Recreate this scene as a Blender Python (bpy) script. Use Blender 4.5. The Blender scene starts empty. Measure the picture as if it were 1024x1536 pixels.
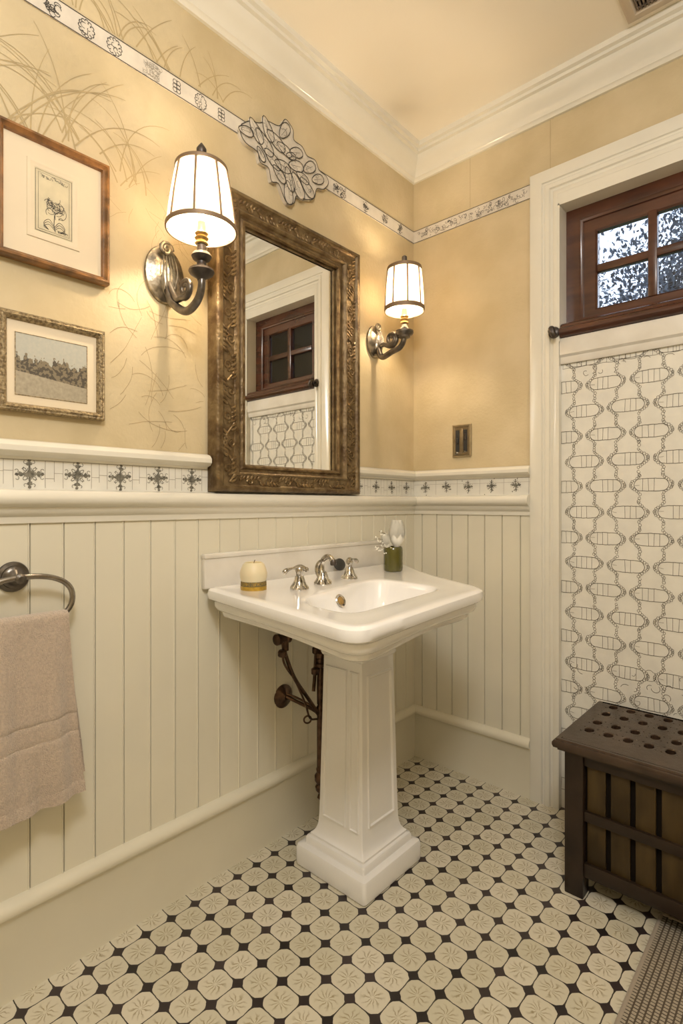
import bpy, bmesh, math, random
from mathutils import Vector, Matrix
PI = math.pi
sc = bpy.context.scene
C = sc.collection
def lin(c): return tuple((v/12.92 if v <= .04045 else ((v+.055)/1.055)**2.4) for v in c)
def hexc(r, g, b): return lin((r/255, g/255, b/255))

# ------------------------------------------------------------------ camera
F_PX, YAW, CAM = 809.1, .7355, Vector((1.4007, -2.0358, 1.13))
cd = bpy.data.cameras.new('camera'); cam = bpy.data.objects.new('camera', cd); C.objects.link(cam)
cam.location = CAM; cam.rotation_euler = (PI/2, 0, YAW)
cd.sensor_fit = 'VERTICAL'; cd.sensor_height = 24; cd.lens = F_PX/1536*24
cd.shift_y = -12.15/1536; cd.clip_start = .02
sc.camera = cam
sc.view_settings.view_transform = 'Standard'; sc.view_settings.look = 'None'
sc.view_settings.gamma = 1; sc.view_settings.use_curve_mapping = False
sc.view_settings.exposure = 0

# ------------------------------------------------------------------ materials
def mat(name, col, rough=.5, metal=0, var=0, vscale=8, bump=0, bscale=60, coat=0, col2=None, detail=4, stretch=(1,1,1), **kw):
    m = bpy.data.materials.new(name); m.use_nodes = True
    nt = m.node_tree; n = nt.nodes; l = nt.links; b = n['Principled BSDF']
    b.inputs['Base Color'].default_value = (*col, 1); b.inputs['Roughness'].default_value = rough
    b.inputs['Metallic'].default_value = metal; b.inputs['Coat Weight'].default_value = coat
    b.inputs['Coat Roughness'].default_value = .15
    for k, v in kw.items(): b.inputs[k.replace('_', ' ')].default_value = v
    tc = n.new('ShaderNodeTexCoord'); mp = n.new('ShaderNodeMapping'); l.new(tc.outputs['Object'], mp.inputs[0])
    mp.inputs['Scale'].default_value = stretch
    if var or col2:
        t = n.new('ShaderNodeTexNoise'); t.inputs['Scale'].default_value = vscale; t.inputs['Detail'].default_value = detail
        l.new(mp.outputs[0], t.inputs['Vector'])
        r = n.new('ShaderNodeValToRGB'); l.new(t.outputs['Fac'], r.inputs[0])
        c2 = col2 or tuple(min(1, v*(1+var)) for v in col); c1 = col if col2 else tuple(v*(1-var) for v in col)
        r.color_ramp.elements[0].position = .35; r.color_ramp.elements[1].position = .65
        r.color_ramp.elements[0].color = (*c1, 1); r.color_ramp.elements[1].color = (*c2, 1)
        l.new(r.outputs[0], b.inputs['Base Color'])
    if bump:
        t = n.new('ShaderNodeTexNoise'); t.inputs['Scale'].default_value = bscale; t.inputs['Detail'].default_value = 3
        l.new(mp.outputs[0], t.inputs['Vector'])
        bp = n.new('ShaderNodeBump'); bp.inputs['Strength'].default_value = bump; bp.inputs['Distance'].default_value = .004
        l.new(t.outputs['Fac'], bp.inputs['Height']); l.new(bp.outputs[0], b.inputs['Normal'])
    return m
M = {}
M['paint'] = mat('cream_paint', (.73,.69,.565), .27, var=.03, vscale=3, bump=.06, bscale=25, coat=.15)
M['trimpaint'] = mat('trim_paint', (.75,.72,.63), .2, var=.02, bump=.04, bscale=20, coat=.3)
M['ceil'] = mat('ceiling_paint', (.93,.87,.76), .27, var=.012, vscale=2, bump=.03, bscale=6)
M['tileband'] = mat('tile_band', (.76,.74,.67), .25, var=.04, vscale=14, coat=.3)
M['paper'] = mat('mottled_tan_plaster', (.52,.425,.255), .7, col2=(.61,.51,.33), vscale=5, detail=9, bump=.25, bscale=90)
M['paperline'] = mat('faint_tan_line', (.43,.335,.18), .8)
M['paperline2'] = mat('fine_brown_line', (.34,.25,.14), .8)
M['ink'] = mat('dark_ink', (.045,.04,.035), .6)
M['inkgrey'] = mat('grey_ink', (.16,.15,.12), .6, var=.5, vscale=90)
M['inksoft'] = mat('soft_ink', (.30,.27,.22), .6)
M['grout'] = mat('pale_grout', (.50,.47,.38), .7)
M['border'] = mat('border_paper', (.66,.61,.53), .6, var=.06, vscale=20)
M['plaque'] = mat('plaster_relief', (.58,.53,.45), .6, var=.12, vscale=30, bump=.3)
M['porcelain'] = mat('porcelain', (.84,.83,.82), .1, var=.01, coat=.6)
M['marble'] = mat('pale_marble', (.76,.73,.67), .2, col2=(.66,.62,.55), vscale=7, detail=8, coat=.3)
M['chrome'] = mat('aged_nickel', (.52,.50,.46), .16, 1, var=.45, vscale=60, bump=.2, bscale=80)
M['pewter'] = mat('dark_pewter', (.16,.145,.13), .3, .85, var=.35, vscale=30, bump=.3, bscale=60)
M['darkpewter'] = mat('blackened_bronze', (.07,.06,.055), .35, .7, var=.3, vscale=30, bump=.2)
M['bronze'] = mat('oiled_bronze', (.10,.06,.04), .28, .85, var=.4, vscale=40, bump=.2)
M['brass'] = mat('warm_brass', (.60,.40,.16), .3, 1, var=.2, vscale=50)
M['shadetrim'] = mat('bronze_shade_band', (.22,.15,.09), .5, .3)
M['gold'] = mat('antique_gold_frame', (.085,.05,.02), .42, .45, col2=(.205,.145,.07), vscale=26, detail=8, bump=.8, bscale=70)
M['goldhi'] = mat('rubbed_gold', (.25,.175,.085), .36, .6, col2=(.10,.06,.025), vscale=40, detail=6, bump=.5, bscale=90)
M['wood1'] = mat('walnut_frame', (.22,.10,.03), .35, var=.5, vscale=9, stretch=(3,3,3), bump=.2, coat=.3)
M['gilt'] = mat('mottled_gilt', (.16,.115,.06), .4, .4, col2=(.42,.33,.19), vscale=160, detail=2, bump=.8, bscale=200)
M['matboard'] = mat('cream_mat', (.72,.62,.46), .8, var=.02)
M['printpaper'] = mat('print_paper', (.62,.55,.38), .8, var=.08, vscale=25)
M['mahogany'] = mat('mahogany', (.045,.013,.007), .25, col2=(.085,.026,.012), vscale=6, detail=8, stretch=(1,1,5), coat=.4)
M['benchwood'] = mat('dark_bench_wood', (.018,.011,.007), .34, col2=(.030,.018,.011), vscale=12, detail=6, coat=.08, bump=.15, Specular_IOR_Level=.28)
M['benchtop'] = mat('bench_top_wood', (.030,.018,.011), .26, col2=(.065,.040,.026), vscale=9, detail=7, coat=.12, bump=.15, Specular_IOR_Level=.35)
M['benchpanel'] = mat('olive_brown_slat', (.035,.022,.008), .35, col2=(.075,.048,.017), vscale=5, detail=6, stretch=(4,4,1), coat=.05, Specular_IOR_Level=.25)
M['blackhole'] = mat('hollow_shade', (.010,.007,.005), .8, Specular_IOR_Level=.1)  # near-black colour standing in for shade inside the bench and vent
M['towel'] = mat('terry_towel', (.52,.42,.33), .95, var=.10, vscale=180, bump=1, bscale=420, Sheen_Weight=.5)
M['olive'] = mat('olive_glass', (.075,.07,.008), .12, var=.15, vscale=10, coat=.7)
M['petal'] = mat('white_petal', (.90,.88,.80), .6, var=.03)
M['stem'] = mat('dry_stem', (.16,.13,.06), .7)
M['wax'] = mat('cream_wax', (.75,.66,.45), .4, var=.06, Subsurface_Weight=.1)
M['goldlabel'] = mat('gold_label', (.50,.32,.05), .3, .5, var=.2, vscale=60)
M['wick'] = mat('wick', (.05,.04,.03), .9)
M['glass'] = mat('clear_glass', (1,1,1), .02, Transmission_Weight=1, IOR=1.45)
M['steel'] = mat('brushed_steel', (.42,.36,.26), .28, 1, var=.1, vscale=40)
M['shade_int'] = mat('slot_black', (.03,.03,.03), .4)
M['grass'] = mat('lawn', (.05,.09,.03), .9, var=.4)
M['bindtape'] = mat('grey_binding', (.36,.31,.25), .9)
M['ringsteel'] = mat('tarnished_steel', (.30,.28,.26), .2, .95, var=.2, vscale=30)
M['inkpanel'] = mat('brown_black_line', (.10,.085,.06), .6)
M['platepewter'] = mat('brushed_pewter', (.30,.27,.22), .3, .9, var=.45, vscale=45, bump=.35, bscale=70)
M['leaf'] = mat('leaf', (.05,.075,.11), .6, var=.3, vscale=3)
M['bark'] = mat('bark', (.03,.028,.03), .9, var=.3, vscale=12)
M['ventslat'] = mat('vent_grille', (.17,.13,.10), .5, var=.5, vscale=90)
M['ventframe'] = mat('vent_frame', (.58,.50,.40), .4)
# mirror
M['mirror'] = mat('silvered_glass', (.93,.93,.90), .0, 1)
# pane glass: thin, clear
m = bpy.data.materials.new('pane_glass'); m.use_nodes = True; nt = m.node_tree; n = nt.nodes
for x in list(n):
    if x.type != 'OUTPUT_MATERIAL': n.remove(x)
tr = n.new('ShaderNodeBsdfTransparent'); tr.inputs[0].default_value = (.93,.96,1,1)
gl = n.new('ShaderNodeBsdfGlossy'); gl.inputs['Roughness'].default_value = .02
fr = n.new('ShaderNodeFresnel'); fr.inputs[0].default_value = 1.45
mx = n.new('ShaderNodeMixShader'); nt.links.new(fr.outputs[0], mx.inputs[0]); nt.links.new(tr.outputs[0], mx.inputs[1]); nt.links.new(gl.outputs[0], mx.inputs[2])
nt.links.new(mx.outputs[0], n['Material Output'].inputs[0]); M['pane'] = m
# lamp shade fabric
m = bpy.data.materials.new('shade_fabric'); m.use_nodes = True; nt = m.node_tree; n = nt.nodes
for x in list(n):
    if x.type != 'OUTPUT_MATERIAL': n.remove(x)
tr = n.new('ShaderNodeBsdfTranslucent'); tr.inputs[0].default_value = (.62,.55,.44,1)
df = n.new('ShaderNodeBsdfDiffuse'); df.inputs[0].default_value = (.92,.88,.78,1)
mx = n.new('ShaderNodeMixShader'); mx.inputs[0].default_value = .5
nt.links.new(tr.outputs[0], mx.inputs[1]); nt.links.new(df.outputs[0], mx.inputs[2]); nt.links.new(mx.outputs[0], n['Material Output'].inputs[0]); M['shade'] = m
def emit(name, col, s):
    m = bpy.data.materials.new(name); m.use_nodes = True; b = m.node_tree.nodes['Principled BSDF']
    b.inputs['Emission Color'].default_value = (*col, 1); b.inputs['Emission Strength'].default_value = s; return m
M['bulb'] = emit('lit_bulb', (1,.78,.52), 640)

# floor: octagon and dot tiles with a rayed petal print
m = bpy.data.materials.new('octagon_dot_tiles'); m.use_nodes = True; nt = m.node_tree; n = nt.nodes; l = nt.links
def MATH(op, a, b=None, c=None):
    x = n.new('ShaderNodeMath'); x.operation = op
    for i, v in enumerate((a, b, c)):
        if v is None: continue
        if isinstance(v, (int, float)): x.inputs[i].default_value = v
        else: l.new(v, x.inputs[i])
    return x.outputs[0]
tc = n.new('ShaderNodeTexCoord'); sp = n.new('ShaderNodeSeparateXYZ'); l.new(tc.outputs['Object'], sp.inputs[0])
wn = n.new('ShaderNodeTexNoise'); wn.inputs['Scale'].default_value = 55; wn.inputs['Detail'].default_value = 2; l.new(tc.outputs['Object'], wn.inputs['Vector'])
wob = MATH('MULTIPLY', MATH('SUBTRACT', wn.outputs['Fac'], .5), .05)
S = .0738
gx = MATH('ADD', MATH('DIVIDE', MATH('SUBTRACT', sp.outputs[0], .440), S), wob)
gy = MATH('ADD', MATH('DIVIDE', MATH('SUBTRACT', sp.outputs[1], -.888), S), wob)
du = MATH('ABSOLUTE', MATH('SUBTRACT', gx, MATH('ROUND', gx))); dv = MATH('ABSOLUTE', MATH('SUBTRACT', gy, MATH('ROUND', gy)))
dl = MATH('ADD', du, dv)
dot = MATH('LESS_THAN', dl, .235)
cu = MATH('SUBTRACT', MATH('FRACT', gx), .5); cv = MATH('SUBTRACT', MATH('FRACT', gy), .5)
# rounded octagon: superellipse distance
p4 = MATH('POWER', MATH('ADD', MATH('POWER', MATH('ABSOLUTE', cu), 3.6), MATH('POWER', MATH('ABSOLUTE', cv), 3.6)), 1/3.6)
oc = MATH('MAXIMUM', p4, MATH('MULTIPLY', MATH('ADD', MATH('ABSOLUTE', cu), MATH('ABSOLUTE', cv)), .615))
grout = MATH('MAXIMUM', MATH('GREATER_THAN', oc, .484), dot)
ang = MATH('ARCTAN2', cv, cu); rad = MATH('SQRT', MATH('ADD', MATH('MULTIPLY', cu, cu), MATH('MULTIPLY', cv, cv)))
wn2 = n.new('ShaderNodeTexNoise'); wn2.inputs['Scale'].default_value = 28; wn2.inputs['Detail'].default_value = 3; l.new(tc.outputs['Object'], wn2.inputs['Vector'])
ray = MATH('SINE', MATH('ADD', MATH('MULTIPLY', ang, 10), MATH('MULTIPLY', wn2.outputs['Fac'], 20)))
ray = MATH('POWER', MATH('MAXIMUM', ray, 0), 2)
mr = n.new('ShaderNodeMapRange'); mr.inputs[1].default_value = .42; mr.inputs[2].default_value = .2; l.new(rad, mr.inputs[0])
petal = MATH('MULTIPLY', MATH('MULTIPLY', ray, mr.outputs[0]), MATH('GREATER_THAN', rad, .05))
def MIX(f, a, b):
    x = n.new('ShaderNodeMix'); x.data_type = 'RGBA'
    l.new(f, x.inputs[0])
    for i, v in ((6, a), (7, b)):
        if isinstance(v, tuple): x.inputs[i].default_value = (*v, 1)
        else: l.new(v, x.inputs[i])
    return x.outputs[2]
wv = n.new('ShaderNodeTexWhiteNoise'); cb = n.new('ShaderNodeCombineXYZ'); l.new(MATH('FLOOR', gx), cb.inputs[0]); l.new(MATH('FLOOR', gy), cb.inputs[1]); l.new(cb.outputs[0], wv.inputs['Vector'])
base = MIX(wv.outputs['Value'], (.60,.56,.43), (.70,.65,.53))
c1 = MIX(MATH('MULTIPLY', petal, 1.0), base, (.33,.27,.15))
cb2 = n.new('ShaderNodeCombineXYZ'); l.new(MATH('ROUND', gx), cb2.inputs[0]); l.new(MATH('ROUND', gy), cb2.inputs[1]); wv2 = n.new('ShaderNodeTexWhiteNoise'); l.new(cb2.outputs[0], wv2.inputs['Vector'])
dcol = MIX(wv2.outputs['Value'], (.018,.014,.014), (.05,.035,.035))
gcol = MIX(dot, (.04,.035,.025), dcol)
c2 = MIX(grout, c1, gcol)
b = n['Principled BSDF']; l.new(c2, b.inputs['Base Color']); b.inputs['Roughness'].default_value = .38
bp = n.new('ShaderNodeBump'); bp.inputs['Strength'].default_value = .35; bp.inputs['Distance'].default_value = .002; l.new(MATH('SUBTRACT', 1, grout), bp.inputs['Height']); l.new(bp.outputs[0], b.inputs['Normal'])
M['floor'] = m
# braided rug
m = bpy.data.materials.new('braided_rug'); m.use_nodes = True; nt = m.node_tree; n = nt.nodes; l = nt.links
tc = n.new('ShaderNodeTexCoord'); sp = n.new('ShaderNodeSeparateXYZ'); l.new(tc.outputs['Object'], sp.inputs[0])
col_ = MATH('DIVIDE', sp.outputs[0], .0125); fr_ = MATH('ABSOLUTE', MATH('SUBTRACT', MATH('FRACT', col_), .5))
bx_ = MATH('SINE', MATH('ADD', MATH('MULTIPLY', sp.outputs[1], 640), MATH('MULTIPLY', MATH('FLOOR', col_), 2.1)))
nz = n.new('ShaderNodeTexNoise'); nz.inputs['Scale'].default_value = 160; l.new(tc.outputs['Object'], nz.inputs['Vector'])
k = MATH('MAXIMUM', MATH('GREATER_THAN', fr_, .36), MATH('GREATER_THAN', MATH('ADD', bx_, nz.outputs['Fac']), 1.1))
b = n['Principled BSDF']; l.new(MIX(k, (.40,.35,.27), (.09,.07,.05)), b.inputs['Base Color']); b.inputs['Roughness'].default_value = .95
bp = n.new('ShaderNodeBump'); bp.inputs['Strength'].default_value = .8; bp.inputs['Distance'].default_value = .003; l.new(MATH('SUBTRACT', 1, k), bp.inputs['Height']); l.new(bp.outputs[0], b.inputs['Normal'])
M['rug'] = m
# landscape watercolour (object coords y: across, z: up)
m = bpy.data.materials.new('watercolour_landscape'); m.use_nodes = True; nt = m.node_tree; n = nt.nodes; l = nt.links
tc = n.new('ShaderNodeTexCoord'); sp = n.new('ShaderNodeSeparateXYZ'); l.new(tc.outputs['Object'], sp.inputs[0])
nz = n.new('ShaderNodeTexNoise'); nz.inputs['Scale'].default_value = 130; nz.inputs['Detail'].default_value = 5; l.new(tc.outputs['Object'], nz.inputs['Vector'])
nw = n.new('ShaderNodeTexNoise'); nw.noise_dimensions = '1D'; nw.inputs['Scale'].default_value = 60; nw.inputs['Detail'].default_value = 5; l.new(sp.outputs[1], nw.inputs['W'])
zz = sp.outputs[2]
sky_ = MIX(nz.outputs['Fac'], (.36,.38,.36), (.50,.48,.40))
tree_ = MIX(MATH('GREATER_THAN', nz.outputs['Fac'], .5), (.07,.06,.045), (.20,.165,.11))
grnd = MIX(nz.outputs['Fac'], (.22,.20,.15), (.48,.42,.31))
top = MATH('ADD', MATH('ADD', .012, MATH('MULTIPLY', MATH('SUBTRACT', nz.outputs['Fac'], .5), .05)), MATH('MULTIPLY', MATH('SUBTRACT', nw.outputs['Fac'], .45), .07))
bot = MATH('SUBTRACT', MATH('MULTIPLY', sp.outputs[1], -.12), .026)
c = MIX(MATH('LESS_THAN', zz, top), sky_, tree_); c = MIX(MATH('LESS_THAN', zz, bot), c, grnd)
b = n['Principled BSDF']; l.new(c, b.inputs['Base Color']); b.inputs['Roughness'].default_value = .5
M['landscape'] = m

# ------------------------------------------------------------------ mesh helpers
def obj(name, bm, m, parent=None, smooth=True, loc=None, norm=True):
    if norm: bmesh.ops.recalc_face_normals(bm, faces=bm.faces[:])
    me = bpy.data.meshes.new(name); bm.to_mesh(me); bm.free()
    if smooth:
        for p in me.polygons: p.use_smooth = True
        try: me.set_sharp_from_angle(angle=math.radians(38))
        except Exception: pass
    for k in (m if isinstance(m, (list, tuple)) else [m]): me.materials.append(M[k] if isinstance(k, str) else k)
    o = bpy.data.objects.new(name, me); C.objects.link(o)
    if loc is not None:
        me.transform(Matrix.Translation(-Vector(loc))); o.location = loc
    if parent:
        o.parent = parent
        p = parent
        w = Vector(o.location)
        while p: w -= Vector(p.location); p = p.parent
        o.location = w
    return o
def tag(o, label=None, cat=None, group=None, kind=None):
    if label: o['label'] = label
    if cat: o['category'] = cat
    if group: o['group'] = group
    if kind: o['kind'] = kind
    return o
def thing(name, loc, label, cat, group=None):
    o = bpy.data.objects.new(name, None); C.objects.link(o); o.location = loc; o.empty_display_size = .05
    return tag(o, label, cat, group)
def struct(name, bm, m, parent=None, smooth=True):
    o = obj(name, bm, m, parent, smooth)
    if parent is None: o['kind'] = 'structure'
    return o
def box(bm, a, b, bev=0, seg=2):
    t = bmesh.new() if bev else bm
    vs = [t.verts.new((x, y, z)) for x in (a[0], b[0]) for y in (a[1], b[1]) for z in (a[2], b[2])]
    for f in ((0,1,3,2),(4,6,7,5),(0,4,5,1),(2,3,7,6),(0,2,6,4),(1,5,7,3)): t.faces.new([vs[i] for i in f])
    if bev:
        bmesh.ops.recalc_face_normals(t, faces=t.faces[:])
        bmesh.ops.bevel(t, geom=t.edges[:], offset=bev, segments=seg, affect='EDGES', profile=.5)
        merge(bm, t)
def merge(bm, t, mtx=None):
    if mtx: t.transform(mtx)
    me = bpy.data.meshes.new('tmp'); t.to_mesh(me); t.free(); bm.from_mesh(me); bpy.data.meshes.remove(me)
def loops(bm, rows, closed=True, cap0=False, cap1=False):
    R = [[bm.verts.new(p) for p in r] for r in rows]
    for a, b in zip(R, R[1:]):
        n_ = len(a)
        for i in range(n_ if closed else n_-1):
            j = (i+1) % n_
            try: bm.faces.new((a[i], a[j], b[j], b[i]))
            except ValueError: pass
    if cap0: bm.faces.new(R[0])
    if cap1: bm.faces.new(R[-1])
    return R
def lathe(bm, prof, c=(0,0,0), n_=28, sx=1, sy=1, mtx=None, capa=True, capb=True):
    t = bmesh.new()
    loops(t, [[(r*sx*math.cos(2*PI*i/n_), r*sy*math.sin(2*PI*i/n_), z) for i in range(n_)] for r, z in prof], True, capa, capb)
    mm = Matrix.Translation(c) @ (mtx or Matrix())
    merge(bm, t, mm)
def catmull(pts, k=6):
    pts = [Vector(p) for p in pts]; P = [2*pts[0]-pts[1]] + pts + [2*pts[-1]-pts[-2]]; out = []
    for i in range(1, len(P)-2):
        for s in range(k):
            t = s/k
            out.append(.5*((2*P[i]) + (P[i+1]-P[i-1])*t + (2*P[i-1]-5*P[i]+4*P[i+1]-P[i+2])*t*t + (3*P[i]-P[i-1]-3*P[i+1]+P[i+2])*t**3))
    out.append(pts[-1]); return out
def tube(bm, pts, r, n_=10, smooth=6, closed=False, flat=None):
    p = catmull(pts, smooth) if smooth else [Vector(q) for q in pts]
    N = len(p); rr = (lambda t: r) if isinstance(r, (int, float)) else r
    rows = []; up = None
    for i in range(N):
        if closed: d = (p[(i+1) % N]-p[i-1]).normalized()
        else: d = (p[min(i+1, N-1)]-p[max(i-1, 0)]).normalized()
        if up is None: up = d.orthogonal().normalized()
        up = (up - d*up.dot(d)).normalized(); s = d.cross(up); ra = rr(i/(N-1))
        row = []
        for k in range(n_):
            o_ = (up*math.cos(2*PI*k/n_)+s*math.sin(2*PI*k/n_))*ra
            if flat: ax, f_ = flat; o_ = o_ - Vector(ax)*o_.dot(Vector(ax))*(1-f_)
            row.append(p[i]+o_)
        rows.append(row)
    if closed: rows.append(rows[0])
    R = loops(bm, rows, True, not closed, not closed)
    if closed: bmesh.ops.remove_doubles(bm, verts=R[0]+R[-1], dist=1e-6)
def prism_y(bm, prof, y0, y1, m0=0, m1=0):   # profile (d from wall x, z) along the left wall; m = mitre factor
    loops(bm, [[(d, y0+m0*d, z) for d, z in prof], [(d, y1+m1*d, z) for d, z in prof]], True, True, True)
def prism_x(bm, prof, x0, x1, m0=0, m1=0):   # along the far wall
    loops(bm, [[(x0+m0*d, -d, z) for d, z in prof], [(x1+m1*d, -d, z) for d, z in prof]], True, True, True)
def frame(bm, u0, u1, v0, v1, prof, P):      # mitred frame, prof (inset, height), P(u,v,h)->point
    loops(bm, [[P(u0+i, v0+i, h), P(u1-i, v0+i, h), P(u1-i, v1-i, h), P(u0+i, v1-i, h)] for i, h in prof], True)
LW = lambda u, v, h: (h, u, v)               # left wall: u=y
BW = lambda u, v, h: (u, -h, v)              # far wall: u=x
FW = lambda u, v, h: (u, v, h)
INKN = [0]
def ink(bm, pts, w, P, h):                   # a drawn line as a thin ribbon on a surface
    INKN[0] += 1; h = h+(INKN[0] % 50)*8e-6
    q = [Vector((a[0], a[1])) for a in pts]
    if len(q) < 2: return
    L_, R_ = [], []
    for i in range(len(q)):
        d = q[min(i+1, len(q)-1)]-q[max(i-1, 0)]
        if d.length < 1e-9: d = Vector((1, 0))
        d.normalize(); nn = Vector((-d.y, d.x)); ww = w(i/(len(q)-1)) if callable(w) else w
        a, b = q[i]+nn*ww/2, q[i]-nn*ww/2
        L_.append(bm.verts.new(P(a.x, a.y, h))); R_.append(bm.verts.new(P(b.x, b.y, h)))
    for i in range(len(q)-1): bm.faces.new((L_[i], L_[i+1], R_[i+1], R_[i]))
def curve2(pts, k=5): return [(v.x, v.y) for v in catmull([(a[0], a[1], 0) for a in pts], k)]
def arc(cx, cy, r, a0, a1, n_=10, e=1): return [(cx+r*math.cos(a0+(a1-a0)*i/n_), cy+e*r*math.sin(a0+(a1-a0)*i/n_)) for i in range(n_+1)]
def blob(bm, cx, cy, rx, ry, a, P, h, n_=8, rnd=None):
    vs = []
    for i in range(n_):
        t = 2*PI*i/n_; k_ = (1+rnd.uniform(-.25,.25)) if rnd else 1
        x, y = rx*math.cos(t)*k_, ry*math.sin(t)*k_
        vs.append(bm.verts.new(P(cx+x*math.cos(a)-y*math.sin(a), cy+x*math.sin(a)+y*math.cos(a), h)))
    bm.faces.new(vs)
def fillet(poly, rs, k=7):
    out = []; N = len(poly)
    for i, p in enumerate(poly):
        p = Vector(p); a = (Vector(poly[i-1])-p); b = (Vector(poly[(i+1) % N])-p); r = rs[i] if isinstance(rs, (list, tuple)) else rs
        la, lb = a.length, b.length; r = min(r, la*.45, lb*.45); s, e = p+a/la*r, p+b/lb*r
        for j in range(k+1):
            t = j/k; out.append((1-t)**2*s+2*t*(1-t)*p+t*t*e)
    return out

# ------------------------------------------------------------------ the room
X1, Y0, H = 2.5, -3.4, 2.69
AX0, AX1, AZ = .655, 1.24, 2.24      # alcove opening in the far wall
bm = bmesh.new(); box(bm, (-.12, Y0-.1, -.06), (X1+.1, .14, 0)); struct('floor', bm, 'floor', smooth=False)
bm = bmesh.new(); box(bm, (-.12, Y0-.1, H), (X1+.1, .14, H+.06)); struct('ceiling', bm, 'ceil', smooth=False)
bm = bmesh.new(); box(bm, (-.12, Y0-.1, 0), (0, .14, H)); wall_left = struct('wall_left', bm, 'paper', smooth=False)
bm = bmesh.new()
box(bm, (0, 0, 0), (AX0, .14, H)); box(bm, (AX1, 0, 0), (X1, .14, H)); box(bm, (AX0, 0, AZ), (AX1, .14, H))
wall_back = struct('wall_back', bm, 'paper', smooth=False)
bm = bmesh.new(); box(bm, (X1, Y0-.1, 0), (X1+.1, .14, H)); struct('wall_right', bm, 'paper', smooth=False)
bm = bmesh.new(); box(bm, (0, Y0-.1, 0), (X1, Y0, H)); struct('wall_front', bm, 'paper', smooth=False)
# white patterned infill below the window
PZ = 1.66
bm = bmesh.new(); box(bm, (AX0, .006, 0), (AX1, .13, PZ)); alc = struct('wall_alcove', bm, 'tileband', smooth=False)
rnd = random.Random(5)
bm = bmesh.new(); col0, dx, dz = .704, .072, .184; hP = -.0052
def jit(a, s=.0012): return a+rnd.uniform(-s, s)
cols = [col0+dx*k for k in range(-1, 8)]
def cart_rows(k): # cartouches between column k and k+1 (k index into cols)
    base = 1.469 if k % 2 == 1 else 1.469+.092
    return [base-dz*j for j in range(-1, 10)]
for k in range(len(cols)-1):
    cx = (cols[k]+cols[k+1])/2
    for cz in cart_rows(k):
        if cz > PZ-.005 or cz < .02: continue
        hh, hw, tw = .0200, .032, .057
        cz = jit(cz, .002)
        for s in (-1, 1):   # long edges, slightly bowed
            ink(bm, [(cx+u*hw*1.12, cz+s*(hh+.0015*(1-u*u))+rnd.uniform(-.0006,.0006)) for u in [i/6-1 for i in range(13)]], .0017, BW, hP)
        for s in (-1, 1):   # pointed ends: a line, and outside it a string of beads that joins the uprights
            e = curve2([(cx+s*hw*1.1, cz+hh), (cx+s*(hw+.012), cz+hh*.82), (cx+s*tw*.90, cz+.005), (cx+s*tw*.90, cz-.005), (cx+s*(hw+.012), cz-hh*.82), (cx+s*hw*1.1, cz-hh)], 4)
            if AX0+.004 < e[len(e)//2][0] < AX1-.004: ink(bm, e, .0017, BW, hP)
            e = curve2([(cx+s*(hw+.002), cz+hh+.012), (cx+s*(hw+.012), cz+hh+.001), (cx+s*(hw+.026), cz+hh*.50), (cx+s*(tw+.006), cz), (cx+s*(hw+.026), cz-hh*.50), (cx+s*(hw+.012), cz-hh-.001), (cx+s*(hw+.002), cz-hh-.012)], 2)
            for bx_, bz_ in e:
                r_ = rnd.uniform(.0034, .0046)
                if AX0+.006 < bx_ < AX1-.006: ink(bm, arc(jit(bx_), jit(bz_), r_, 0, 2*PI, 7, 1.15), .0012, BW, hP)
        for u in (-.026, -.0085, .0085, .026):
            if abs(u) < .02 or rnd.random() < .55: ink(bm, [(cx+jit(u), cz+hh+.002), (cx+jit(u), cz-hh-.002)], .0011, BW, hP)
        if rnd.random() < .7: ink(bm, [(cx-.05, jit(cz,.003)), (cx-.035, jit(cz,.003))], .0009, BW, hP)
for k, cx in enumerate(cols[1:], 1):   # beaded uprights
    z = PZ-.006; gaps = sorted(cart_rows(k-1)+(cart_rows(k) if k < len(cols)-1 else []))
    while z > .01:
        r_ = rnd.uniform(.0038, .0052)
        near = min(abs(z-g) for g in gaps)
        if near > .035 and AX0+.008 < cx < AX1-.008: ink(bm, arc(jit(cx+.0015*math.sin(z*60)), z, r_, rnd.random(), 2*PI+rnd.random(), 7, 1.1), .0013, BW, hP)
        z -= 2*r_*1.1
# row of small tiles along the top and a few loose tendrils
x = AX0+.01
while x < AX1-.02:
    w_ = rnd.uniform(.015,.03); ink(bm, [(x, PZ-.002), (jit(x), PZ-.03)], .001, BW, hP); x += w_
ink(bm, [(AX0+.01+i*.01, PZ-.03+.002*math.sin(i)) for i in range(56)], .0012, BW, hP)
for _ in range(46):
    cx, cz = rnd.uniform(AX0+.03, AX1-.03), rnd.choice([rnd.uniform(.42,.56), rnd.uniform(1.60,1.645)]); a = rnd.uniform(0, 6.28)
    ink(bm, arc(cx, cz, rnd.uniform(.006,.018), a, a+rnd.uniform(1.5,4)), .0013, BW, hP)
obj('line_pattern', bm, 'inkpanel', alc, smooth=False, norm=False)
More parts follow.
